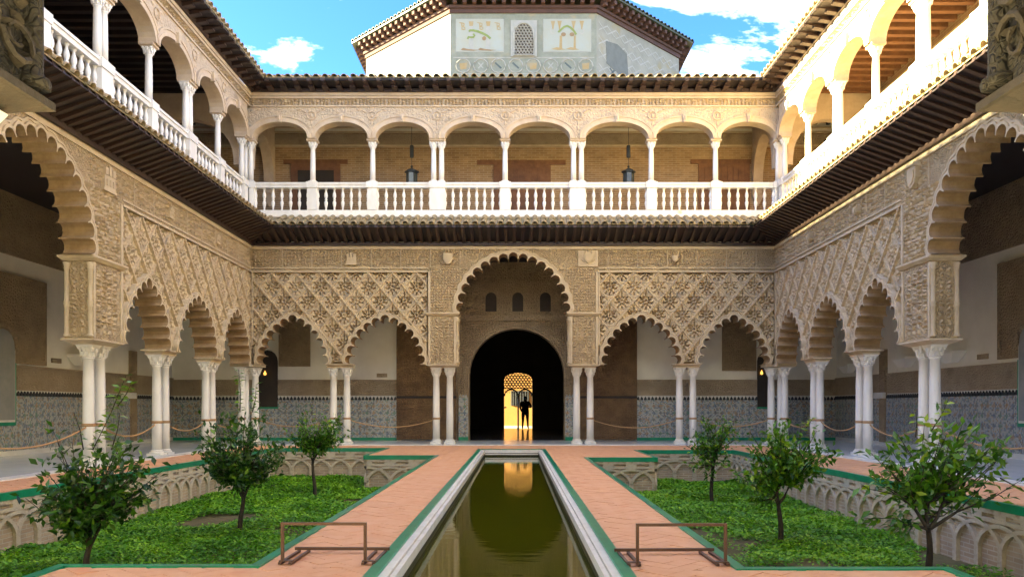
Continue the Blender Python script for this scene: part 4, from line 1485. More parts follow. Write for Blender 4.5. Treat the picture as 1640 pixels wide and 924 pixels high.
struct('near_gallery_floor', MB().box(GL, GR, -.45, 1.999, -1.2, 0.0).box(mk_l0, mk_r0, 2.0, 3.89, -1.2, -.001), 'marble_floor')

# upper gallery back walls
uw = thing('far_upper_wall', 'brick back wall of the far upper gallery with wooden doors', 'wall', (0, GF, 0))
MB().box(GL - .3, GR + .3, 0.0, .4, 6.33, 11.6).build('brick_wall', 'brick', uw)
MB().box(GL, GR, -.04, 0, 10.28, 10.66).build('stucco_frieze', 'band', uw)
for z in (10.23, 10.70, 10.86):
    MB().box(GL, GR, -.09, 0, z, z + .05).build('frieze_moulding', 'moulding', uw)
MB().box(GL, GR, -.03, 0, 10.751, 11.05).build('plain_course', 'plaster', uw)
rnd = random.Random(3)
for (u0, u1, l0, l1, z, dark) in ((-7.85, -6.12, -8.1, -5.86, 9.62, True), (-.78, 1.22, -1.35, 1.74, 9.60, False), (6.37, 8.16, 6.1, 8.2, 9.63, False)):
    d = sub('door', uw)
    MB().box(l0, l1, -.06, 0, z, z + .15).build('lintel', 'plank', d)
    MB().box(u0, u1, -.05, 0, 7.22, z - .001).build('door_frame', 'plank', d)
    if dark:
        MB().box(u0 + .25, u1 - .22, -.056, -.0505, 7.22, z - .22).build('door_opening', 'dark', d)
    else:
        nq = 7
        for q in range(nq):
            a = u0 + .2 + q * (u1 - u0 - .4) / nq
            MB().box(a + .01, a + (u1 - u0 - .4) / nq - .01, -.075, -.051, 7.22, z - .12).build('plank', 'plank', d)
ce = MB()
ce.box(GL, GR, YF + .45, GF - .001, 11.10, 11.2)
ce.box(GL, XL - .45, 2.0, YF + .449, 11.10, 11.2)
ce.box(XR + .45, GR, 2.0, YF + .449, 11.10, 11.2)
uc = struct('upper_ceiling', ce, 'wood')  # slab in dark wood too, gallery shade put into its colour
for s, x0, x1 in ((-1, GL + .01, XL - .46), (1, XR + .46, GR - .01)):
    y = 8.0
    while y < 25.3:
        MB().box(x0, x1, y, y + .16, 10.98, 11.099).build('ceiling_joist', 'plank' if s > 0 else 'wood', uc)  # same timber; left joists coloured darker to paint in the missing sun bounce
        y += .42
x = GL + .3
while x < GR:
    MB().box(x, x + .11, YF + .47, GF - .1, 10.96, 11.099).build('ceiling_joist', 'wood', uc)  # far joists also coloured dark to stand for shade
    x += .45
for nm, lab, x, rz, lo, hi in (('left_upper_wall', 'dark brick back wall of the left upper gallery', GL, PI / 2, -9, 14.2), ('right_upper_wall', 'brick back wall of the right upper gallery', GR, -PI / 2, -14.2, 9)):
    w = thing(nm, lab, 'wall', (x, YC, 0), rz)
    MB().box(lo, hi, 0.0, .4, 6.33, 11.6).build('brick_wall', 'brick', w)
    MB().box(lo, hi, -.04, 0, 10.28, 10.66).build('stucco_frieze', 'band', w)
    for z in (10.23, 10.70):
        MB().box(lo, hi, -.09, 0, z, z + .05).build('frieze_moulding', 'moulding', w)

# cross arches closing the gallery corners
def cross_arch(lab, loc, rz, span):
    r_ = thing('cross_arch', lab, 'arch', loc, rz)
    nn = 14
    po = [(0, 8.55), (.16, 8.75)]
    c = span / 2
    pts = [(c - (c - .16) * math.cos(PI * i / nn), 9.0 + 1.25 * math.sin(PI * i / nn)) for i in range(nn + 1)]
    poly = [(0, 8.5), (.10, 8.6), (.16, 8.8)] + pts + [(span - .16, 8.8), (span, 8.8), (span, 11.09), (0, 11.09)]
    MB().prism_xz(poly, -.17, .17).build('arch_body', 'upper_mould', r_)
    MB().taper(.06, 0, 8.15, 8.5, .02, .03, .12, .2).build('corbel', 'upper_mould', r_)
    return r_

cross_arch('pale arch spanning the far upper gallery at its left end', (XL - .28, GF, 0), -PI / 2, GF - YF - .50)
cross_arch('pale arch spanning the far upper gallery at its right end', (XR + .28, GF, 0), -PI / 2, GF - YF - .50)
cross_arch('shaded arch spanning the left upper gallery at the corner', (GL, YF + .28, 0), 0, XL - GL - .45)
cross_arch('arch spanning the right upper gallery at the corner', (GR, YF + .28, 0), PI, GR - XR - .45)

# ------------------------------------------------------------------ octagonal tower
TW = 5.88
TA = TW / 2 / math.tan(PI / 8)
TC = Vector((.31, 32 + TA, 0))
TZ = 16.96
tw = thing('octagonal_tower', 'pale octagonal tower with painted facets and dark bracketed eave above the far roof', 'tower', TC)
def facet_frame(k):
    """facet k: 0 faces the court; returns rz so that local x runs left to right seen from outside"""
    return k * PI / 4
for k in range(8):
    fm = MB().box(-TW / 2, TW / 2, -TA, -TA + .4, 8, TZ)
    f = fm.build('wall_facet', 'tower_plain' if k == 0 else 'tower', tw)
    f.rotation_euler = (0, 0, k * PI / 4)
    b = MB()
    b.box(-TW / 2 - .03, TW / 2 + .03, -TA - .06, -TA + .3, TZ + .001, TZ + .17)
    b.box(-TW / 2 - .06, TW / 2 + .06, -TA - .13, -TA + .3, TZ + .171, TZ + .28)
    o = b.build('brick_course', 'tower_brick', tw); o.rotation_euler = (0, 0, k * PI / 4)
    if k in (0, 1, 2, 6, 7):
        bm_ = MB()
        bm_.box(-.075, .075, -TA - .52, -TA - .1, TZ + .40, TZ + .56)
        bm_.box(-.075, .075, -TA - .36, -TA - .1, TZ + .28, TZ + .399)
        me = bm_.mesh('bracket', 'tower_brick')
        nq = 15
        for q in range(nq):
            u = -TW / 2 + (q + .5) * TW / nq
            c, s = math.cos(k * PI / 4), math.sin(k * PI / 4)
            inst(me, 'bracket', tw, (u * c, u * s, 0), (0, 0, k * PI / 4))
    # eave board and roof slope
    kk = 1 + .60 / TA
    w2 = TW / 2 * kk
    e = MB().add([(-w2, -TA * kk, TZ + .57), (w2, -TA * kk, TZ + .57), (w2, -TA * kk, TZ + .64), (-w2, -TA * kk, TZ + .64), (0, 0, TZ + .57), (0, 0, TZ + 3.1)],
                 [(0, 1, 2, 3), (0, 4, 1), (3, 2, 5)])
    o = e.build('roof_slope', 'tower_brick' if False else 'green_tile', tw); o.rotation_euler = (0, 0, k * PI / 4)
    if k in (0, 1, 7, 2, 6):
        nq = 24
        sl = math.atan2(2.46, TA * kk)
        for q in range(nq):
            u = -w2 + (q + .5) * 2 * w2 / nq
            c, s = math.cos(k * PI / 4), math.sin(k * PI / 4)
            y = -TA * kk - .05
            o = inst(TILE_G, 'roof_tile', tw, (u * c - y * s, u * s + y * c, TZ + .63))
            o.rotation_euler = (sl, 0, k * PI / 4)

# front facet: painted panels, lattice window, strapwork band. local x,z at y=-TA
TF = sub('painted_front', tw, (0, -TA, 0))
def tpx(px, py):
    return ((px - 826) / 1275 * 32 - TC.x, 1.15 + (652 - py) / 1275 * 32)
def tbox(nm, m, x0, y0, x1, y1, dep, y_in=0.0):
    a = tpx(x0, y1); b = tpx(x1, y0)
    return MB().box(a[0], b[0], -dep, -y_in, a[1], b[1]).build(nm, m, TF)
def tpoly(nm, m, pts, d0, d1):
    return MB().prism_xz([tpx(*p) for p in pts], -d1, -d0).build(nm, m, TF)
def ribbon(nm, m, pts, w, d0, d1):
    L, Rr = [], []
    for i, p in enumerate(pts):
        q0, q1 = pts[max(0, i - 1)], pts[min(len(pts) - 1, i + 1)]
        dx, dy = q1[0] - q0[0], q1[1] - q0[1]
        l = math.hypot(dx, dy)
        L.append((p[0] - dy / l * w, p[1] + dx / l * w)); Rr.append((p[0] + dy / l * w, p[1] - dx / l * w))
    return tpoly(nm, m, L + Rr[::-1], d0, d1)
for (a, b) in ((731, 806), (871, 946)):
    tbox('panel_border', 'paint_grey', a - 1, 31, b + 1, 84, .006)
    tbox('painted_panel', 'panel_paint', a, 32, b, 83, .012, .0065)
D0, D1 = .0125, .018
sx = 90 / 1188; sy = 70 / 924
def p1(x, y): return (725 + x * sx, 20 + y * sy)
def p2(x, y): return (860 + x * sx, 20 + y * sy)
for xa, xb in ((345, 435), (708, 795)):
    tpoly('painted_column', 'paint_grey', [p1(xa, 290), p1(xb, 290), p1(xb + 8, 790), p1(xa - 8, 790)], D0, D1)
    tpoly('painted_crown', 'paint_gold', [p1(xa - 5, 200), p1(xb + 5, 200), p1(xb - 8, 300), p1(xa + 8, 300)], D0, D1 + .002)
    tpoly('painted_ground', 'paint_brown', [p1(xa - 170, 790), p1(xa - 120, 760), p1(xa - 20, 785), p1(xb + 20, 800), p1(xb + 130, 800), p1(xb, 820), p1(xa - 150, 810)], D0 + .006, D1 + .003)
ribbon('painted_scroll', 'paint_green', [p1(350, 420), p1(365, 390), p1(440, 392), p1(540, 415), p1(640, 455), p1(740, 510), p1(800, 565)], 1.8, D0 + .006, D1 + .006)
ribbon('painted_scroll', 'paint_green', [p1(435, 460), p1(462, 500), p1(440, 535), p1(390, 538), p1(335, 530), p1(318, 575)], 1.5, D0 + .006, D1 + .007)
tpoly('painted_curl', 'paint_brown', [p1(665 + 45 * math.cos(t), 560 + 45 * math.sin(t)) for t in [k * PI / 5 for k in range(10)]], D0 + .006, D1 + .006)
# painted letters R P R style capitals, ochre
def letter(pf, x, y):
    tpoly('painted_letter', 'paint_gold', [pf(x, y), pf(x + 22, y), pf(x + 30, y + 150), pf(x + 8, y + 150)], D0, D1)
    tpoly('painted_letter', 'paint_gold', [pf(x - 45, y - 8), pf(x + 30, y), pf(x + 30, y + 18), pf(x - 35, y + 12)], D0, D1 - .001)
    ribbon('painted_letter', 'paint_gold', [pf(x + 22, y + 8), pf(x + 62, y + 22), pf(x + 62, y + 60), pf(x + 26, y + 78)], .8, D0, D1 + .001)
    ribbon('painted_letter', 'paint_gold', [pf(x + 28, y + 84), pf(x + 78, y + 100), pf(x + 80, y + 140), pf(x + 30, y + 150)], .8, D0, D1 + .002)
letter(p1, 180, 225); letter(p1, 560, 225); letter(p1, 925, 225)
for xa, xb in ((450, 528), (752, 818)):
    tpoly('painted_column', 'paint_gold', [p2(xa + 30, 500), p2(xb, 500), p2(xb + 4, 790), p2(xa + 20, 790)], D0, D1)
    tpoly('painted_ground', 'paint_gold', [p2(xa - 150, 785), p2(xa - 40, 745), p2(xa, 750), p2(xb + 80, 795), p2(xa, 805)], D0 + .006, D1 + .003)
ribbon('painted_scroll', 'paint_green', [p2(450, 430), p2(500, 380), p2(570, 320), p2(640, 295), p2(710, 330), p2(780, 400), p2(830, 480)], 1.6, D0 + .006, D1 + .006)
for cx_, cy_ in ((560, 475), (740, 475)):
    tpoly('painted_curl', 'paint_brown', [p2(cx_ + 52 * math.cos(t), cy_ + 42 * math.sin(t)) for t in [k * PI / 5 for k in range(10)]], D0 + .006, D1 + .006)
for xa in (290, 430, 725, 900):
    tpoly('painted_crown', 'paint_gold', [p2(xa, 190), p2(xa + 95, 190), p2(xa + 70, 290), p2(xa + 55, 370), p2(xa + 35, 370), p2(xa + 25, 290)], D0, D1 + .002)
for xa in (280, 880):
    ribbon('painted_letter', 'paint_grey', [p2(xa, 340), p2(xa + 20, 440), p2(xa + 70, 465), p2(xa + 110, 420), p2(xa + 100, 350)], 1.0, D0, D1)
# strapwork frame lines along the foot of the front
for a, b in ((726, 952),):
    for y in (93, 119):
        tbox('strap_line', 'paint_white', a, y - 1, b, y + .6, .006)
for i in range(8):
    x0 = 729 + i * 28
    cxx = x0 + 13
    ring = [tpx(cxx + 11.5 * math.cos(t * PI / 6), 106 + 11 * math.sin(t * PI / 6)) for t in range(12)]
    MB().tube([(p[0], -.002, p[1]) for p in ring], .03, 5, True).build('strap_ring', 'paint_white', TF)
    if i in (0, 4, 7):
        tpoly('painted_device', 'paint_gold', [(cxx - 6, 102), (cxx + 6, 101), (cxx + 5, 111), (cxx - 5, 112)], 0, .006)
    elif i in (1, 5):
        ribbon('painted_device', 'paint_grey', [(cxx - 4, 101), (cxx + 4, 110)], .9, 0, .006)
        ribbon('painted_device', 'paint_grey', [(cxx + 4, 101), (cxx - 4, 110)], .9, 0, .007)
    else:
        ribbon('painted_device', 'paint_dark', [(cxx - 5, 101), (cxx + 5, 110)], 1.3, 0, .006)
# lattice window
tbox('window_surround', 'paint_grey', 818, 34, 860, 92, .05)
wa = [(823, 90), (855, 90), (855, 58)] + [(839 + 16 * math.cos(t * PI / 10), 58 - 20 * math.sin(t * PI / 10)) for t in range(1, 10)] + [(823, 58)]
tpoly('window_dark', 'dark', wa, .0505, .056)
mb = MB()
def in_win(x, y):
    if y > 58: return 823 < x < 855 and y < 90
    return ((x - 839) / 16) ** 2 + ((y - 58) / 20) ** 2 < 1
y = 42.0; row = 0
while y < 90:
    x = 824 + (row % 2) * 2.6
    while x < 855:
        if in_win(x, y):
            c = tpx(x, y)
            mb.tube([(c[0] + .062 * math.cos(t * PI / 3), -.065, c[1] + .062 * math.sin(t * PI / 3)) for t in range(6)], .017, 4, True)
        x += 5.2
    y += 4.4; row += 1
o = mb.build('window_lattice', 'paint_white', TF); o['kind'] = 'stuff'
ring = [tpx(*p) for p in wa]
MB().tube([(p[0], -.06, p[1]) for p in ring], .045, 5, True).build('window_arch', 'paint_white', TF)
# right facet: grey repair patch and painted devices; left facet marks
def facet_marks(k, items, patch=None):
    fr = sub('facet_paint', tw, (0, 0, 0), (0, 0, k * PI / 4))
    for (u, z, ang, l, w, m) in items:
        c, s = math.cos(ang), math.sin(ang)
        po = [(u + a * c - b * s, z + a * s + b * c) for a, b in ((-l, -w), (l, -w), (l, w), (-l, w))]
        MB().prism_xz(po, -TA - .008, -TA).build('painted_device', m, fr)
    for row in range(7):
        z0 = 13.15 + row * .56
        for ph in (0, 1):
            pts = []
            nq_ = 11
            for q in range(nq_):
                uq = -TW / 2 + .12 + q * (TW - .24) / (nq_ - 1)
                pts.append((uq, z0 + (.17 if (q + ph + row) % 2 else -.17)))
            L_, R_2 = [], []
            for (uq, zq) in pts:
                L_.append((uq, zq + .028)); R_2.append((uq, zq - .028))
            MB().prism_xz(L_ + R_2[::-1], -TA - .006 - ph * .0015, -TA).build('painted_strap', 'paint_white', fr)
    if patch:
        MB().prism_xz(patch, -TA - .012, -TA).build('cement_patch', 'patch', fr)
facet_marks(1, [(.1, 14.35, -.85, .28, .05, 'paint_dark'), (.0, 14.95 + .2, -.85, .28, .05, 'paint_dark'), (1.0, 14.95, -.8, .28, .05, 'paint_dark'), (1.85, 14.9, .8, .2, .04, 'paint_dark'), (1.85, 14.9, -.8, .2, .04, 'paint_dark'), (1.3, 14.3, .8, .2, .04, 'paint_dark'), (1.3, 14.3, -.8, .2, .04, 'paint_dark'),
                (-1.9, 14.9, .8, .22, .04, 'paint_dark'), (-1.9, 14.9, -.6, .22, .04, 'paint_dark'), (-.6, 14.2, 0, .2, .12, 'paint_gold'), (2.4, 14.5, 0, .18, .12, 'paint_gold'), (.9, 13.9, 0, .2, .12, 'paint_gold')],
            [(-2.35, 16.05), (-1.6, 16.15), (-.95, 15.95), (-.85, 15.1), (-1.05, 14.8), (-1.7, 15.0), (-2.3, 15.15)])
facet_marks(7, [(-1.2, 14.5, -.85, .22, .04, 'paint_grey'), (0.2, 15.0, -.85, .22, .04, 'paint_grey'), (.4, 15.5, 0.3, .2, .15, 'paint_gold'), (1.2, 15.0, 0, .2, .14, 'paint_gold'), (-2, 14.4, .1, .2, .14, 'paint_gold'), (.9, 14.3, .8, .2, .035, 'paint_grey')])

# ------------------------------------------------------------------ ground, floors, paths
struct('ground', MB().box(-400, 400, -300, 600, -1.6, -1.3), 'ground')
gx_l, gx_r = -6.85, 5.85          # garden retaining walls
mk_l, mk_r = -7.98, 7.42          # marble edge
gfar_l, gfar_r = 22.4, 21.3       # far garden walls
px_lo, px_li = -1.84, -1.035      # left path outer / inner
px_ri, px_ro = 0.815, 1.56
pool_far = 21.7
blk_l, blk_r = -3.55, 3.16        # far protruding blocks
blk_yl, blk_yr = 19.0, 18.2
near_y_l, near_y_r = 5.72, 5.62   # near cross platform
near_l, near_r = -3.25, 3.02
mk_far = 23.9

fl = MB()
fl.box(GL, mk_l, 2.0, GF, -1.2, 0.0)
fl.box(mk_r, GR, 2.0, GF, -1.2, 0.0)
fl.box(mk_l + .0005, mk_r - .0005, mk_far, GF, -1.2, 0.0)
struct('gallery_floor', fl, 'marble_floor')
struct('hall_floor', MB().box(-6, 6, GF + .001, GF + HD + .5, -.4, 0.0), 'dark_floor')
struct('outer_court_ground', MB().box(-20, 20, GF + HD + .501, 75, -.4, -.02), 'ground')
ed = MB()
ed.box(mk_l - .32, mk_l, 2.0, mk_far, .0005, .02).box(mk_r, mk_r + .32, 2.0, mk_far, .0005, .02).box(mk_l - .32, mk_r + .32, mk_far + .0005, mk_far + .32, .0005, .02)
struct('marble_edging', ed, 'marble')

# polygons of the terracotta paving, (x0,x1,y0,y1)
RECTS = [
    (px_lo, px_li, near_y_l, blk_yl), (px_ri, px_ro, near_y_r, blk_yr),                 # two long walks
    (near_l, px_li, 3.9, near_y_l), (px_ri, near_r, 3.9, near_y_r),                     # near platforms
    (blk_l, px_li, blk_yl, gfar_l), (px_ri, blk_r, blk_yr, gfar_r),                     # far blocks
    (px_li, px_ri, pool_far, 22.2),
    (gx_l, (px_li), gfar_l, mk_far), (px_ri, gx_r, gfar_r, mk_far), (px_li, px_ri, 22.2, mk_far),
    (mk_l, gx_l, 3.9, mk_far), (gx_r, mk_r, 3.9, mk_far),
]
bed = MB()
for (x0, x1, y0, y1) in RECTS:
    bed.box(x0, x1, y0, y1, -1.2, -.008)
walk = struct('terracotta_walk', bed, 'joint')

def clip(poly, x0, x1, y0, y1):
    def cut(p, f, inter):
        out = []
        for i in range(len(p)):
            a, b = p[i - 1], p[i]
            if f(b):
                if not f(a): out.append(inter(a, b))
                out.append(b)
            elif f(a):
                out.append(inter(a, b))
        return out
    def ix(c): return lambda a, b: (c, a[1] + (b[1] - a[1]) * (c - a[0]) / (b[0] - a[0]))
    def iy(c): return lambda a, b: (a[0] + (b[0] - a[0]) * (c - a[1]) / (b[1] - a[1]), c)
    for f, g in ((lambda p: p[0] >= x0, ix(x0)), (lambda p: p[0] <= x1, ix(x1)), (lambda p: p[1] >= y0, iy(y0)), (lambda p: p[1] <= y1, iy(y1))):
        poly = cut(poly, f, g)
        if len(poly) < 3: return []
    return poly

BL, BWD = 0.28, 0.14
bricks = []
c45 = math.sqrt(.5)
for (x0, x1, y0, y1) in RECTS:
    # herringbone on a 45 degree frame
    ext = 60
    cx_, cy_ = (x0 + x1) / 2, (y0 + y1) / 2
    rad = math.hypot(x1 - x0, y1 - y0) / 2 + .5
    n = int(rad / BWD) + 3
    for i in range(-n, n + 1):
        for j in range(-n, n + 1):
            m4 = (i - j) % 4
            if m4 == 0:
                q = (i, j, 2, 1)
            elif m4 == 3:
                q = (i, j, 1, 2) if False else None
            else:
                q = None
            if (i - j) % 4 == 0:
                cells = [(i, j, 2, 1)]
            elif (i - j) % 4 == 2:
                cells = [(i, j - 0, 1, 2)]
            else:
                cells = []
            for (a, b, w_, h_) in cells:
                if w_ == 1:
                    a, b = a, b - 1
                g = .0022
                pts = [(a * BWD + g, b * BWD + g), ((a + w_) * BWD - g, b * BWD + g), ((a + w_) * BWD - g, (b + h_) * BWD - g), (a * BWD + g, (b + h_) * BWD - g)]
                pts = [(cx_ + (p[0] - p[1]) * c45, cy_ + (p[0] + p[1]) * c45) for p in pts]
                po = clip(pts, x0, x1, y0, y1)
                if len(po) >= 3:
                    ar = abs(sum(po[k - 1][0] * po[k][1] - po[k][0] * po[k - 1][1] for k in range(len(po)))) / 2
                    if ar > .003:
                        bricks.append((po, sum(p[1] for p in po) / len(po), sum(p[0] for p in po) / len(po)))
def brick_vis(b):
    y, x = b[1], b[2]
    return y > 4.9 and abs(x / y) < .66
bricks.sort(key=lambda b: (0 if brick_vis(b) else 1, b[1]))
rest = MB(); rest2 = MB()
rnd = random.Random(9)
for i, (po, y, x) in enumerate(bricks):
    h = rnd.uniform(-.003, .002)
    if i < 290:
        o = MB().prism_xy(po, -.03, h).build('paving_brick', 'terracotta' if rnd.random() < .5 else 'terracotta2', walk)
    else:
        (rest if rnd.random() < .5 else rest2).prism_xy(po, -.03, h)
o = rest.build('paving_field', 'terracotta', walk); o['kind'] = 'stuff'
o = rest2.build('paving_field', 'terracotta2', walk); o['kind'] = 'stuff'

# green glazed borders
G = .075
def strip(x0, x1, y0, y1):
    return MB().box(min(x0, x1), max(x0, x1), min(y0, y1), max(y0, y1), -.09, .012)
gb = thing('glazed_border', 'green glazed tile edging round paths, pool and sunken gardens', 'edging', (0, 0, 0))
for s in ((px_lo - G, px_lo, near_y_l, blk_yl), (px_ro, px_ro + G, near_y_r, blk_yr),
          (px_li, px_li + .09, 3.9, pool_far), (px_ri - .09, px_ri, 3.9, pool_far), (px_li, px_ri, pool_far, pool_far + .09),
          (near_l - G, px_lo - G - .001, near_y_l, near_y_l + G), (px_ro + G + .001, near_r + G, near_y_r, near_y_r + G),
          (near_l - G, near_l, 3.9, near_y_l - .001), (near_r, near_r + G, 3.9, near_y_r - .001),
          (blk_l - G, px_lo - G - .001, blk_yl - G, blk_yl), (px_ro + G + .001, blk_r + G, blk_yr - G, blk_yr),
          (blk_l - G, blk_l, blk_yl + .001, gfar_l), (blk_r, blk_r + G, blk_yr + .001, gfar_r),
          (gx_l, blk_l - G - .001, gfar_l - G, gfar_l), (blk_r + G + .001, gx_r, gfar_r - G, gfar_r),
          (gx_l, gx_l + G, 3.9, gfar_l - G - .001), (gx_r - G, gx_r, 3.9, gfar_r - G - .001)):
    strip(*s).build('border_strip', 'green', gb)

# ------------------------------------------------------------------ pool
pool = thing('pool', 'long narrow pool with stepped white marble kerb between the walks', 'pool', (0, 0, 0))
def coping(x0, x1, y0, y1, z0, z1):
    """marble kerb in stones about 1.3 m long"""
    lx, ly = x1 - x0, y1 - y0
    n_ = max(1, int(round(max(lx, ly) / 1.3)))
    for k in range(n_):
        if ly >= lx:
            MB().box(x0, x1, y0 + ly * k / n_ + .002, y0 + ly * (k + 1) / n_ - .002, z0, z1).build('kerb_stone', 'marble', pool)
        else:
            MB().box(x0 + lx * k / n_ + .002, x0 + lx * (k + 1) / n_ - .002, y0, y1, z0, z1).build('kerb_stone', 'marble', pool)
a, b, f = px_li + .09, px_ri - .09, pool_far
coping(a, a + .062, 3.9, f, -.10, -.008); coping(b - .062, b, 3.9, f, -.10, -.008); coping(a + .063, b - .063, f - .062, f, -.05, -.008)
coping(a + .070, a + .108, 3.9, f - .07, -.10, -.022); coping(b - .108, b - .070, 3.9, f - .07, -.10, -.022); coping(a + .109, b - .109, f - .10, f - .07, -.085, -.055)
coping(a + .11, b - .11, f - .14, f - .105, -.135, -.105)
bs = MB()
bs.box(a, a + .098, 3.9, f, -.9, -.101).box(b - .098, b, 3.9, f, -.9, -.101).box(a + .099, b - .099, f - .085, f, -.9, -.056)
bs.build('basin_wall', 'wet_stone', pool)
wsh = MB().add([(a + .09, 3.9, -.175), (b - .09, 3.9, -.175), (b - .09, f - .08, -.175), (a + .09, f - .08, -.175)], [(0, 1, 2, 3)])
struct('water', wsh, 'water')

# ------------------------------------------------------------------ sunken gardens
GZ = -.86
struct('garden_soil', MB().box(gx_l + .003, px_lo - .003, 3.9, gfar_l - .003, -1.25, GZ).box(px_ro + .003, gx_r - .003, 3.9, gfar_r - .003, -1.25, GZ), 'soil')

MW = 0.48
def blind_arch_mesh():
    """one bay of the interlaced blind arcade, x from 0 to MW, wall plane y=0 (front), ribs proud towards -y; z from 0 (top) to -0.86"""
    mb = MB()
    d = .05
    zsp = -.60
    R_ = MW
    w = .033
    # pillars at both ends (half each)
    for x0, x1 in ((0, .045), (MW - .045, MW)):
        mb.box(x0, x1, -d, 0, -.86, zsp + .05)
    # arcs centred at -MW/…: quarter arcs rising from each pillar and crossing
    def arc(cx, a0, a1, dep, rr):
        n_ = 7
        vs, fs = [], []
        for i in range(n_ + 1):
            a_ = a0 + (a1 - a0) * i / n_
            for q, y in ((rr - w, 0), (rr - w, -dep), (rr + w, -dep), (rr + w, 0)):
                vs.append((cx + q * math.cos(a_), y, zsp + q * math.sin(a_) * .82))
        for i in range(n_):
            for k_ in range(3):
                q = i * 4 + k_
                fs.append((q, q + 1, q + 5, q + 4))
        mb.add(vs, fs)
    # arch i spans pillars (i-1 .. i+1): within this bay the rising half from left pillar (centre at MW) and the falling half to the right pillar (centre 0)
    arc(MW, PI, PI / 2, d, MW)
    arc(0, PI / 2, 0, d * .93, MW)
    mb.box(0, MW, -d * .9, 0, -.175, -.12)
    mb.box(.0, .11, -d * .88, 0, -.119, -.06)
    mb.box(MW - .11, MW, -d * .88, 0, -.119, -.06)
    mb.box(0, MW, -d * .95, 0, -.059, -.0)
    return mb.mesh('blind_arch', 'garden_plaster')
BLIND = blind_arch_mesh()

def garden_wall(lab, loc, rz, length, th=.3):
    w = thing('garden_wall', lab, 'wall', loc, rz)
    MB().box(0, length, -.02, th, -1.15, -.0915).build('brick_wall', 'garden_brick', w)
    n_ = int(length / MW)
    s = length / (n_ * MW)
    for k in range(n_):
        inst(BLIND, 'blind_arch', w, (k * MW * s, -.02, -.0917), (0, 0, 0), (s, 1, .9))
    return w
# local x along wall, y into the bank; viewed from the garden
garden_wall('long brick garden wall with interlaced blind arches on the left', (gx_l - .0, 4.6, 0), PI / 2, gfar_l - 4.6)
garden_wall('far left brick garden wall with interlaced arches behind small tree', (gx_l + .01, gfar_l, 0), 0, blk_l - gx_l - .01)
garden_wall('short brick wall with pointed arches beside the left walk', (blk_l, blk_yl, 0), 0, px_lo - blk_l - .02)
garden_wall('left garden block side wall facing the outer garden', (blk_l, gfar_l, 0), -PI / 2, gfar_l - blk_yl, .2)
garden_wall('long brick garden wall with interlaced blind arches on the right', (gx_r, gfar_r, 0), -PI / 2, gfar_r - 4.6)
garden_wall('far right brick garden wall with interlaced arches behind slim tree', (blk_r + .01, gfar_r, 0), 0, gx_r - blk_r - .02)
garden_wall('short brick wall with pointed arches beside the right walk', (px_ro + .02, blk_yr, 0), 0, blk_r - px_ro - .02)
garden_wall('right garden block side wall facing the outer garden', (blk_r, blk_yr, 0), PI / 2, gfar_r - blk_yr, .2)

# ------------------------------------------------------------------ foliage helpers
def leaves_mesh(name, P, D, N, L, W, T, m):
    """P base points, D directions, N normals, L lengths, W widths, T tint: leaf of 6 verts with a fold"""
    k = len(P)
    S = np.cross(D, N)
    S /= np.linalg.norm(S, axis=1)[:, None] + 1e-9
    L = L[:, None]; W = W[:, None]
    v = np.empty((k, 6, 3))
    v[:, 0] = P
    v[:, 1] = P + D * L * .45 + S * W * .5 + N * W * .12
    v[:, 2] = P + D * L * .45 - S * W * .5 + N * W * .12
    v[:, 3] = P + D * L * .5
    v[:, 4] = P + D * L - N * L * .12
    v[:, 5] = P + D * L * .22
    f = np.array([[0, 1, 3], [0, 3, 2], [1, 4, 3], [3, 4, 2]])
    F = (f[None] + (np.arange(k) * 6)[:, None, None]).reshape(-1, 3)
    me = bpy.data.meshes.new(name)
    me.vertices.add(k * 6)
    me.vertices.foreach_set('co', v.reshape(-1).astype(np.float32))
    nf = len(F)
    me.loops.add(nf * 3)
    me.loops.foreach_set('vertex_index', F.reshape(-1).astype(np.int32))
    me.polygons.add(nf)
    me.polygons.foreach_set('loop_start', (np.arange(nf) * 3).astype(np.int32))
    me.update(calc_edges=True)
    at = me.attributes.new('tint', 'FLOAT', 'POINT')
    at.data.foreach_set('value', np.repeat(T, 6).astype(np.float32))
    me.materials.append(M[m])
    me.validate()
    return me

def unit(a):
    return a / (np.linalg.norm(a, axis=1)[:, None] + 1e-9)

# ------------------------------------------------------------------ ground cover
def bumps(x, y, rs):
    z = np.zeros_like(x)
    for k in range(14):
        a, b, c = rs.uniform(-1, 1), rs.uniform(-1, 1), rs.uniform(0, 6.28)
        f = rs.uniform(1.0, 7.0)
        z += np.sin((a * x + b * y) * f + c) / (1 + f * .25)
    return z / 4.0

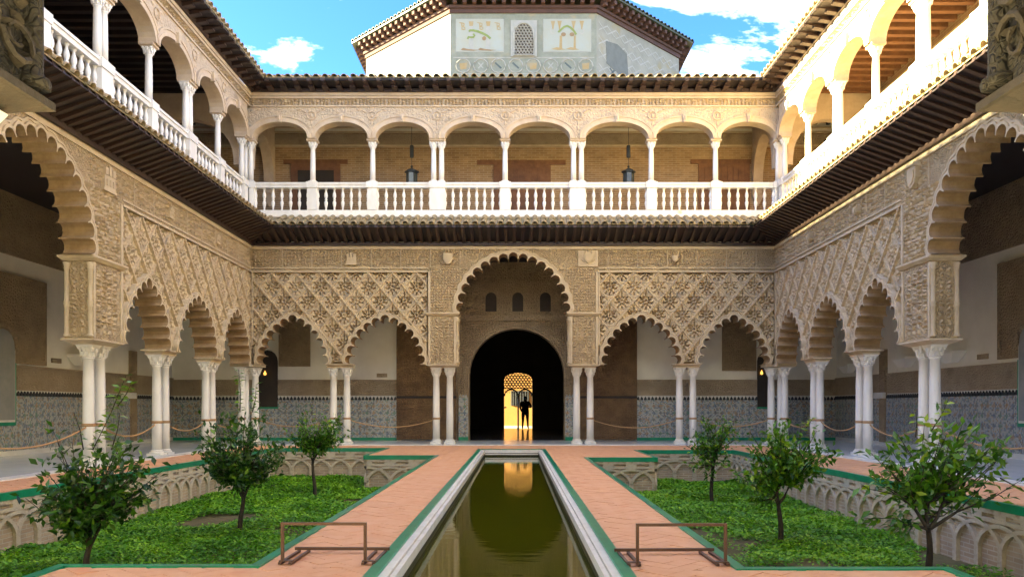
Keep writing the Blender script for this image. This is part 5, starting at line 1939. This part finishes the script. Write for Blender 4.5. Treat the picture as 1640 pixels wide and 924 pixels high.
def cover(lab, x0, x1, y0, y1, dens, bare, seed, block=None):
    rs = np.random.RandomState(seed)
    area = (x1 - x0) * (y1 - y0)
    n_ = int(area * dens)
    x = rs.uniform(x0, x1, n_); y = y0 + (y1 - y0) * rs.uniform(0, 1, n_) ** 1.25
    hgt = bumps(x, y, np.random.RandomState(seed + 1))
    bare_n = bumps(x * .8 + 3, y * .8, np.random.RandomState(seed + 2))
    keep = (bare_n + rs.uniform(-.25, .25, n_)) > bare(x, y)
    if block is not None:
        keep &= ~((x > block[0]) & (x < block[1]) & (y > block[2]))
    x, y, hgt = x[keep], y[keep], hgt[keep]
    k = len(x)
    z = GZ + .01 + np.clip(.10 + hgt * .12, .015, .34) * rs.uniform(.25, 1.0, k)
    P = np.stack([x, y, z], 1)
    az = rs.uniform(0, 2 * PI, k)
    el = rs.uniform(-.1, .75, k)
    D = np.stack([np.cos(az) * np.cos(el), np.sin(az) * np.cos(el), np.sin(el)], 1)
    N = unit(np.stack([-np.cos(az) * np.sin(el), -np.sin(az) * np.sin(el), np.cos(el)], 1) + rs.normal(0, .3, (k, 3)))
    L = rs.uniform(.028, .065, k) * (1 + (y - 5) * .025)
    T = np.clip(.52 + bumps(x * 1.7, y * 1.7, np.random.RandomState(seed + 5)) * .35 + rs.normal(0, .22, k), 0, 1)
    o = inst(leaves_mesh('ground_cover', P, D, N, L, L * .62, T, 'cover'), 'ground_cover')
    tag(o, lab, 'plants', kind='stuff')
    return o

cover('bright green low ground cover filling the left sunken garden', gx_l + .06, px_lo - .02, 4.8, gfar_l - .05, 2400, lambda x, y: -.47 + 0 * x, 21, (blk_l - .02, 0, blk_yl - .02))
cover('patchy green ground cover with bare soil in the right sunken garden', px_ro + .02, gx_r - .06, 4.8, gfar_r - .05, 2400,
      lambda x, y: -.42 + .46 * np.clip((12 - y) / 4, 0, 1) + .45 * np.clip((x - 4.4) / 1.0, 0, 1) * (y < 15), 33, (0, blk_r + .02, blk_yr - .02))

# ------------------------------------------------------------------ trees
def tree(name, lab, base, htrunk, crown, nleaf, ll, m, seed, shoots=(), lean=(0, 0), single=0, hollow=.25, trunk_r=.034):
    """crown: list of (dx,dy,dz,rx,ry,rz) lobes relative to base; leaves hang on twigs reaching into the lobes"""
    rs = np.random.RandomState(seed)
    rt = thing(name, lab, 'tree', base, 0, 'young citrus trees in the sunken gardens')
    tr = MB()
    top = Vector((lean[0], lean[1], htrunk))
    pts = [Vector((0, 0, -.05)) + (top - Vector((0, 0, -.05))) * t + Vector((math.sin(t * 5 + seed) * .018, math.cos(t * 4 + seed) * .018, 0)) for t in [i / 7 for i in range(8)]]
    tr.tube(pts, [trunk_r * (1.35 - .5 * i / 7) for i in range(8)], 8)
    tr.build('trunk', 'bark', rt, True)
    lb = MB()
    P, D = [], []
    tot = sum(c[3] * c[4] * c[5] for c in crown)
    for c in crown:
        share = c[3] * c[4] * c[5] / tot
        nt_ = max(3, int(round(54 * share)))
        hub = Vector((lean[0] * 1.0 + c[0] * .35, lean[1] + c[1] * .35, htrunk + (c[2] - htrunk) * .35))
        lb.tube([pts[-1] - Vector((0, 0, .03)), (pts[-1] + hub) / 2 + Vector(rs.normal(0, .02, 3)), hub], [trunk_r * .7, trunk_r * .55, trunk_r * .45], 6)
        per = nleaf * share / nt_
        for i in range(nt_):
            v = rs.normal(0, 1, 3); v /= np.linalg.norm(v)
            rr = rs.uniform(hollow, 1) ** .45
            tip = Vector((c[0] + v[0] * c[3] * rr, c[1] + v[1] * c[4] * rr, c[2] + v[2] * c[5] * rr))
            mid = hub.lerp(tip, .5) + Vector(rs.normal(0, .05, 3))
            lb.tube([hub, mid, tip], [trunk_r * .33, trunk_r * .2, .003], 4)
            dirv = (tip - mid).normalized()
            cnt = int(per * rs.uniform(.6, 1.4)) + 1
            for q in range(cnt):
                t = rs.uniform(.15, 1.05)
                p = (hub.lerp(mid, t * 2) if t < .5 else mid.lerp(tip, t * 2 - 1)) + Vector(rs.normal(0, .055, 3))
                d = dirv * .55 + Vector(rs.normal(0, .62, 3)) + Vector((0, 0, -.12))
                P.append(p); D.append(d.normalized())
    young = len(P)
    for (dx, dy, z0, dx1, dy1, z1, cnt) in shoots:
        a_, b_ = Vector((dx, dy, z0)), Vector((dx1, dy1, z1))
        lb.tube([a_, a_.lerp(b_, .5) + Vector((.02, 0, 0)), b_], [.009, .006, .003], 4)
        for q in range(cnt):
            t = (q + .5) / cnt
            az = q * 2.4
            P.append(a_.lerp(b_, t)); D.append(Vector((math.cos(az), math.sin(az), rs.uniform(-.25, .5))).normalized())
    lb.build('branches', 'bark', rt)
    P = np.array(P); D = np.array(D)
    k = len(P)
    N = unit(np.array([[0, 0, 1.0]]) + rs.normal(0, .55, (k, 3)))
    N = unit(N - D * (N * D).sum(1)[:, None])
    L = ll * rs.uniform(.65, 1.2, k)
    cz = np.array([c[2] for c in crown]).mean()
    T = np.clip(.36 + rs.normal(0, .2, k), 0, .8)
    T[rs.rand(k) < .05] = .92
    T[young:] = rs.uniform(.7, 1, k - young)
    idx = np.arange(k)
    if single:
        # outermost leaves nearest the viewer as separate leaves
        order = np.argsort(P[:, 1] + rs.uniform(0, .15, k))[:single]
        for i in order:
            inst(leaves_mesh('leaf', P[i:i + 1], D[i:i + 1], N[i:i + 1], L[i:i + 1] * 1.1, L[i:i + 1] * .5, T[i:i + 1], m), 'leaf', rt)
        idx = np.setdiff1d(idx, order)
    o = inst(leaves_mesh('crown', P[idx], D[idx], N[idx], L[idx], L[idx] * .46, T[idx], m), 'crown', rt)
    o['kind'] = 'stuff'
    return rt

def img2w(px, Y, py):
    return ((px - 826) / 1275 * Y, 1.15 + (652 - py) / 1275 * Y)

def lobes(bx, Y, items):
    """items: (px, py, rpx, rpz) in photograph pixels at depth Y -> lobes relative to base"""
    out = []
    for i, (px, py, rx, rz_) in enumerate(items):
        x, z = img2w(px, Y, py)
        s = Y / 1275
        k = 1.16 if px < 1380 else 1.34
        out.append((x - bx, random.uniform(-.15, .15), z - GZ, rx * s * k, (rx + rz_) / 2 * s, rz_ * s * 1.08))
    return out

def shoot_list(bx, Y, items):
    out = []
    for (x0, y0, x1, y1, c) in items:
        a_ = img2w(x0, Y, y0); b_ = img2w(x1, Y, y1)
        out.append((a_[0] - bx, -.02, a_[1] - GZ, b_[0] - bx, -.05, b_[1] - GZ, c))
    return out

specs = [
    ('citrus_tree', 'leafy young citrus tree with a tall bare shoot, leftmost in the left garden', 140, 9.35, .42, [(150, 790, 82, 60), (100, 810, 50, 38), (195, 775, 50, 50), (150, 725, 62, 38), (95, 695, 26, 20)], 2300, .115, 'citrus', [(150, 720, 205, 602, 46), (190, 650, 215, 610, 16), (135, 720, 122, 660, 12), (180, 720, 196, 655, 20)], 130),
    ('citrus_tree', 'dense dark citrus tree in the middle of the left garden', 386, 12.3, .62, [(385, 720, 68, 58), (345, 735, 36, 38), (430, 725, 34, 40), (390, 670, 40, 28)], 2700, .105, 'citrus', [(385, 660, 384, 592, 30), (405, 660, 412, 615, 22)], 60),
    ('citrus_tree', 'small round citrus tree at the far end of the left garden', 503, 17.7, .85, [(507, 695, 42, 34), (487, 708, 26, 24), (525, 690, 28, 30)], 2000, .10, 'citrus_bright', [(500, 665, 498, 645, 5)], 0),
    ('citrus_tree', 'slim citrus tree with open crown at the far end of the right garden', 1140, 16.6, .78, [(1145, 695, 42, 28), (1160, 680, 28, 18), (1120, 705, 28, 18), (1135, 740, 36, 22)], 1000, .11, 'citrus_bright', [], 0),
    ('citrus_tree', 'bright green citrus tree in the middle of the right garden', 1250, 11.65, .62, [(1252, 725, 66, 48), (1215, 745, 44, 34), (1290, 735, 42, 36), (1245, 690, 44, 24), (1222, 790, 26, 20)], 2200, .11, 'citrus_bright', [(1285, 690, 1300, 668, 10)], 60),
    ('citrus_tree', 'open spreading citrus tree with large leaves, rightmost in the right garden', 1488, 9.25, .62, [(1490, 735, 92, 50), (1420, 760, 56, 40), (1560, 740, 60, 44), (1500, 690, 60, 30), (1430, 840, 46, 26), (1510, 800, 56, 30), (1610, 775, 36, 16)], 1500, .13, 'citrus_bright', [(1490, 690, 1515, 640, 12), (1465, 700, 1462, 655, 8), (1600, 765, 1660, 800, 10)], 170),
]
for (nm, lab, px, Y, ht, items, nl, ll, m, sh, single) in specs:
    bx = (px - 826) / 1275 * Y
    tree(nm, lab, (bx, Y, GZ), ht, lobes(bx, Y, items), nl, ll, m, px, shoot_list(bx, Y, sh), (random.uniform(-.03, .03), 0), single)

# ------------------------------------------------------------------ barriers on the walks
def barrier(lab, x0, x1, y, rz, off):
    b = thing('low_barrier', lab, 'barrier', ((x0 + x1) / 2, y, 0), rz, 'low metal barriers closing the walks')
    w = (x1 - x0) / 2
    t = .0105
    for s in (-1, 1):
        MB().box(s * w - t, s * w + t, -t, t, .022, .285).build('post', 'rust', b)
        for q in (-1, 1):
            MB().box(s * w + q * .038 - .011 + off, s * w + q * .038 + .011 + off, -.05, .46, .004, .022).build('foot_bar', 'rust', b)
        MB().box(s * w - .05 + off, s * w + .05 + off, -.03, .02, .0225, .030).build('foot_plate', 'rust', b)
    MB().box(-w - t, w + t, -t, t, .2855, .306).build('top_bar', 'rust', b)
    MB().box(-w - .07 + off, w + .07 + off, .44, .465, .0225, .045).build('back_bar', 'rust', b)
    return b
barrier('brown metal barrier standing on the left walk', -1.715, -1.105, 5.85, R(-1), .03)
barrier('brown metal barrier standing on the right walk', .885, 1.53, 5.80, R(1.5), -.03)

# ------------------------------------------------------------------ ropes
def rope(lab, p0, p1, sag):
    pts = []
    for i in range(15):
        t = i / 14
        p = Vector(p0).lerp(Vector(p1), t)
        p.z -= sag * 4 * t * (1 - t)
        pts.append(p)
    r_ = thing('barrier_rope', lab, 'rope', (0, 0, 0), 0, 'ropes strung between the columns')
    MB().tube(pts, .017, 6).build('strand', 'rope', r_)
    for p in (p0, p1):
        for dz in (0, .032):
            ring = [(p[0] + .115 * math.cos(k * PI / 7), p[1] + .115 * math.sin(k * PI / 7), p[2] + dz) for k in range(14)]
            MB().tube(ring, .015, 5, True).build('knot_loop', 'rope', r_)
    return r_
RZ = .78
yb = YF + TH / 2
xl_, xr_ = XL - TH / 2, XR + TH / 2
rope('rope between the two far columns left of the central doorway', (CX - 5.49 + .215, yb, RZ), (CX - 2.2275 - .215, yb, RZ), .26)
rope('rope in the far left corner bay behind the small tree', (XL + .03, yb, RZ), (CX - 5.49 - .215, yb, RZ), .24)
rope('rope between the two far columns right of the central doorway', (CX + 2.2275 + .215, yb, RZ), (CX + 5.49 - .215, yb, RZ), .28)
rope('rope in the far right corner bay', (CX + 5.49 + .215, yb, RZ), (XR - .03, yb, RZ), .24)
for sd, xx, g in (('left', xl_, 1), ('right', xr_, 1)):
    rope(f'{sd} gallery rope spanning the great side arch', (xx, YC - 2.335 + .215, RZ), (xx, YC + 2.335 - .215, RZ), .34)
    rope(f'{sd} gallery rope nearest the carved side pier', (xx, YC + 2.335 + .215, RZ), (xx, YC + 5.37 - .215, RZ), .27)
    rope(f'{sd} gallery rope in the middle side bay', (xx, YC + 5.37 + .215, RZ), (xx, YC + 8.37 - .215, RZ), .24)
    rope(f'{sd} gallery rope in the side bay next to the far corner', (xx, YC + 8.37 + .215, RZ), (xx, YF - .10, RZ), .22)

# ------------------------------------------------------------------ lanterns and lamps
def lantern(lab, x, y):
    L = thing('hanging_lantern', lab, 'lantern', (x, y, 0), 0, 'iron lanterns in the far upper gallery')
    MB().lathe([(.06, 9.42), (.065, 9.45), (.065, 9.80), (.05, 9.82)], 0, 0, 8).build('counterweight', 'iron', L)
    MB().tube([(0, 0, 9.8), (0, 0, 10.9)], .008, 5).build('chain', 'iron', L)
    MB().tube([(0, 0, 9.14), (0, 0, 9.44)], .008, 5).build('chain', 'iron', L)
    MB().lathe([(.02, 9.16), (.05, 9.12), (.02, 9.09), (.06, 9.05), (.21, 8.98), (.24, 8.95), (.24, 8.92), (.18, 8.90)], 0, 0, 6).build('lantern_cap', 'iron', L)
    MB().lathe([(.17, 8.899), (.17, 8.55), (.10, 8.45), (.03, 8.42)], 0, 0, 6).build('lantern_glass', M['lantern_glass'], L)
    for k in range(6):
        a_ = k * PI / 3
        MB().tube([(.175 * math.cos(a_), .175 * math.sin(a_), 8.9), (.175 * math.cos(a_), .175 * math.sin(a_), 8.55)], .012, 4).build('lantern_bar', 'iron', L)
M['lantern_glass'] = mat('dusty_lantern_glass', (0.05, 0.065, 0.06), 0.25, col2=(0.08, 0.09, 0.08), vscale=5)
lantern('dark iron lantern left of the middle upper door', -3.45, 26.4)
lantern('dark iron lantern right of the middle upper door', 3.74, 26.4)

for lab, x, z in (('small glowing wall lamp in the dark window near the left corner', -8.72, 2.28), ('small glowing wall lamp in the dark window near the right corner', 8.55, 2.30)):
    s = thing('wall_lamp', lab, 'lamp', (x, GF - .12, z), 0, 'small warm lamps in the dark windows')
    MB().lathe([(.02, -.10), (.05, -.06), (.06, -.02)], 0, 0, 8).build('lamp_cup', 'iron', s)
    MB().lathe([(.01, -.019), (.045, 0), (.05, .05), (.02, .11), (.005, .15)], 0, 0, 8).build('lamp_bulb', 'glow', s, True)
s = thing('candelabrum', 'small candelabrum with glowing lights in the left upper doorway', 'lamp', (-7.32, GF - .30, 7.22))
MB().lathe([(.14, 0), (.05, .05), (.03, .1), (.03, .62)], 0, 0, 8).build('stem', 'iron', s)
for k in range(5):
    a_ = k * 2 * PI / 5
    x, y = .16 * math.cos(a_), .16 * math.sin(a_)
    MB().tube([(0, 0, .5), (x * .7, y * .7, .42), (x, y, .55)], .012, 4).build('arm', 'iron', s)
    MB().lathe([(.01, .55), (.028, .58), (.026, .62), (.005, .67)], x, y, 6).build('lamp_bulb', 'glow', s, True)

# ------------------------------------------------------------------ people in the far doorway
def person(lab, loc, rz, pose, h=1.68):
    p = thing('person', lab, 'person', loc, rz)
    V = pose
    names = list(V.keys())
    E = [('pelvis', 'waist'), ('waist', 'chest'), ('chest', 'neck'), ('neck', 'head0'), ('head0', 'head1'), ('head1', 'head2'),
         ('chest', 'shL'), ('shL', 'elL'), ('elL', 'wrL'), ('wrL', 'haL'), ('chest', 'shR'), ('shR', 'elR'), ('elR', 'wrR'), ('wrR', 'haR'),
         ('pelvis', 'hipL'), ('hipL', 'knL'), ('knL', 'anL'), ('anL', 'toL'), ('pelvis', 'hipR'), ('hipR', 'knR'), ('knR', 'anR'), ('anR', 'toR')]
    me = bpy.data.meshes.new('body')
    me.from_pydata([V[n_][0] for n_ in names], [(names.index(a_), names.index(b_)) for a_, b_ in E], [])
    o = inst(me, 'body', p)
    me.materials.append(M['cloth'])
    md = o.modifiers.new('skin', 'SKIN')
    for i, n_ in enumerate(names):
        me.skin_vertices[0].data[i].radius = V[n_][1]
        me.skin_vertices[0].data[i].use_root = n_ == 'pelvis'
    o.modifiers.new('sub', 'SUBSURF').levels = 1
    md.use_smooth_shade = True
    # hair cap
    hx, hy, hz = V['head1'][0]
    MB().lathe([(.02, .13), (.07, .12), (.105, .06), (.108, 0), (.095, -.06), (.08, -.10)], hx, hy + .01, 10, hz).build('hair', 'iron', p, True)
    return p

base = {
    'pelvis': ((0, 0, .93), (.20, .14)), 'waist': ((0, 0, 1.10), (.20, .13)), 'chest': ((0, .0, 1.32), (.21, .135)), 'neck': ((0, 0, 1.48), (.06, .06)),
    'head0': ((0, -.02, 1.54), (.075, .08)), 'head1': ((0, -.02, 1.61), (.085, .095)), 'head2': ((0, -.02, 1.69), (.05, .055)),
    'shL': ((-.21, 0, 1.40), (.075, .075)), 'elL': ((-.27, .02, 1.13), (.06, .06)), 'wrL': ((-.22, -.16, .95), (.042, .042)), 'haL': ((-.20, -.20, .88), (.042, .03)),
    'shR': ((.21, 0, 1.40), (.075, .075)), 'elR': ((.33, .02, 1.17), (.065, .065)), 'wrR': ((.22, -.20, 1.15), (.042, .042)), 'haR': ((.15, -.25, 1.18), (.042, .03)),
    'hipL': ((-.11, 0, .84), (.13, .12)), 'knL': ((-.12, -.01, .49), (.07, .075)), 'anL': ((-.14, .02, .09), (.045, .05)), 'toL': ((-.15, -.14, .035), (.04, .03)),
    'hipR': ((.11, 0, .84), (.13, .12)), 'knR': ((.13, .02, .49), (.07, .075)), 'anR': ((.16, .04, .09), (.045, .05)), 'toR': ((.18, -.12, .035), (.04, .03)),
}
person('person in dark clothes standing in the bright far doorway', (.50, 42.3, 0), 0.15, base)
person('person in dark clothes half hidden at the left edge of the far doorway', (-.80, 43.6, -.02), 1.4, base)
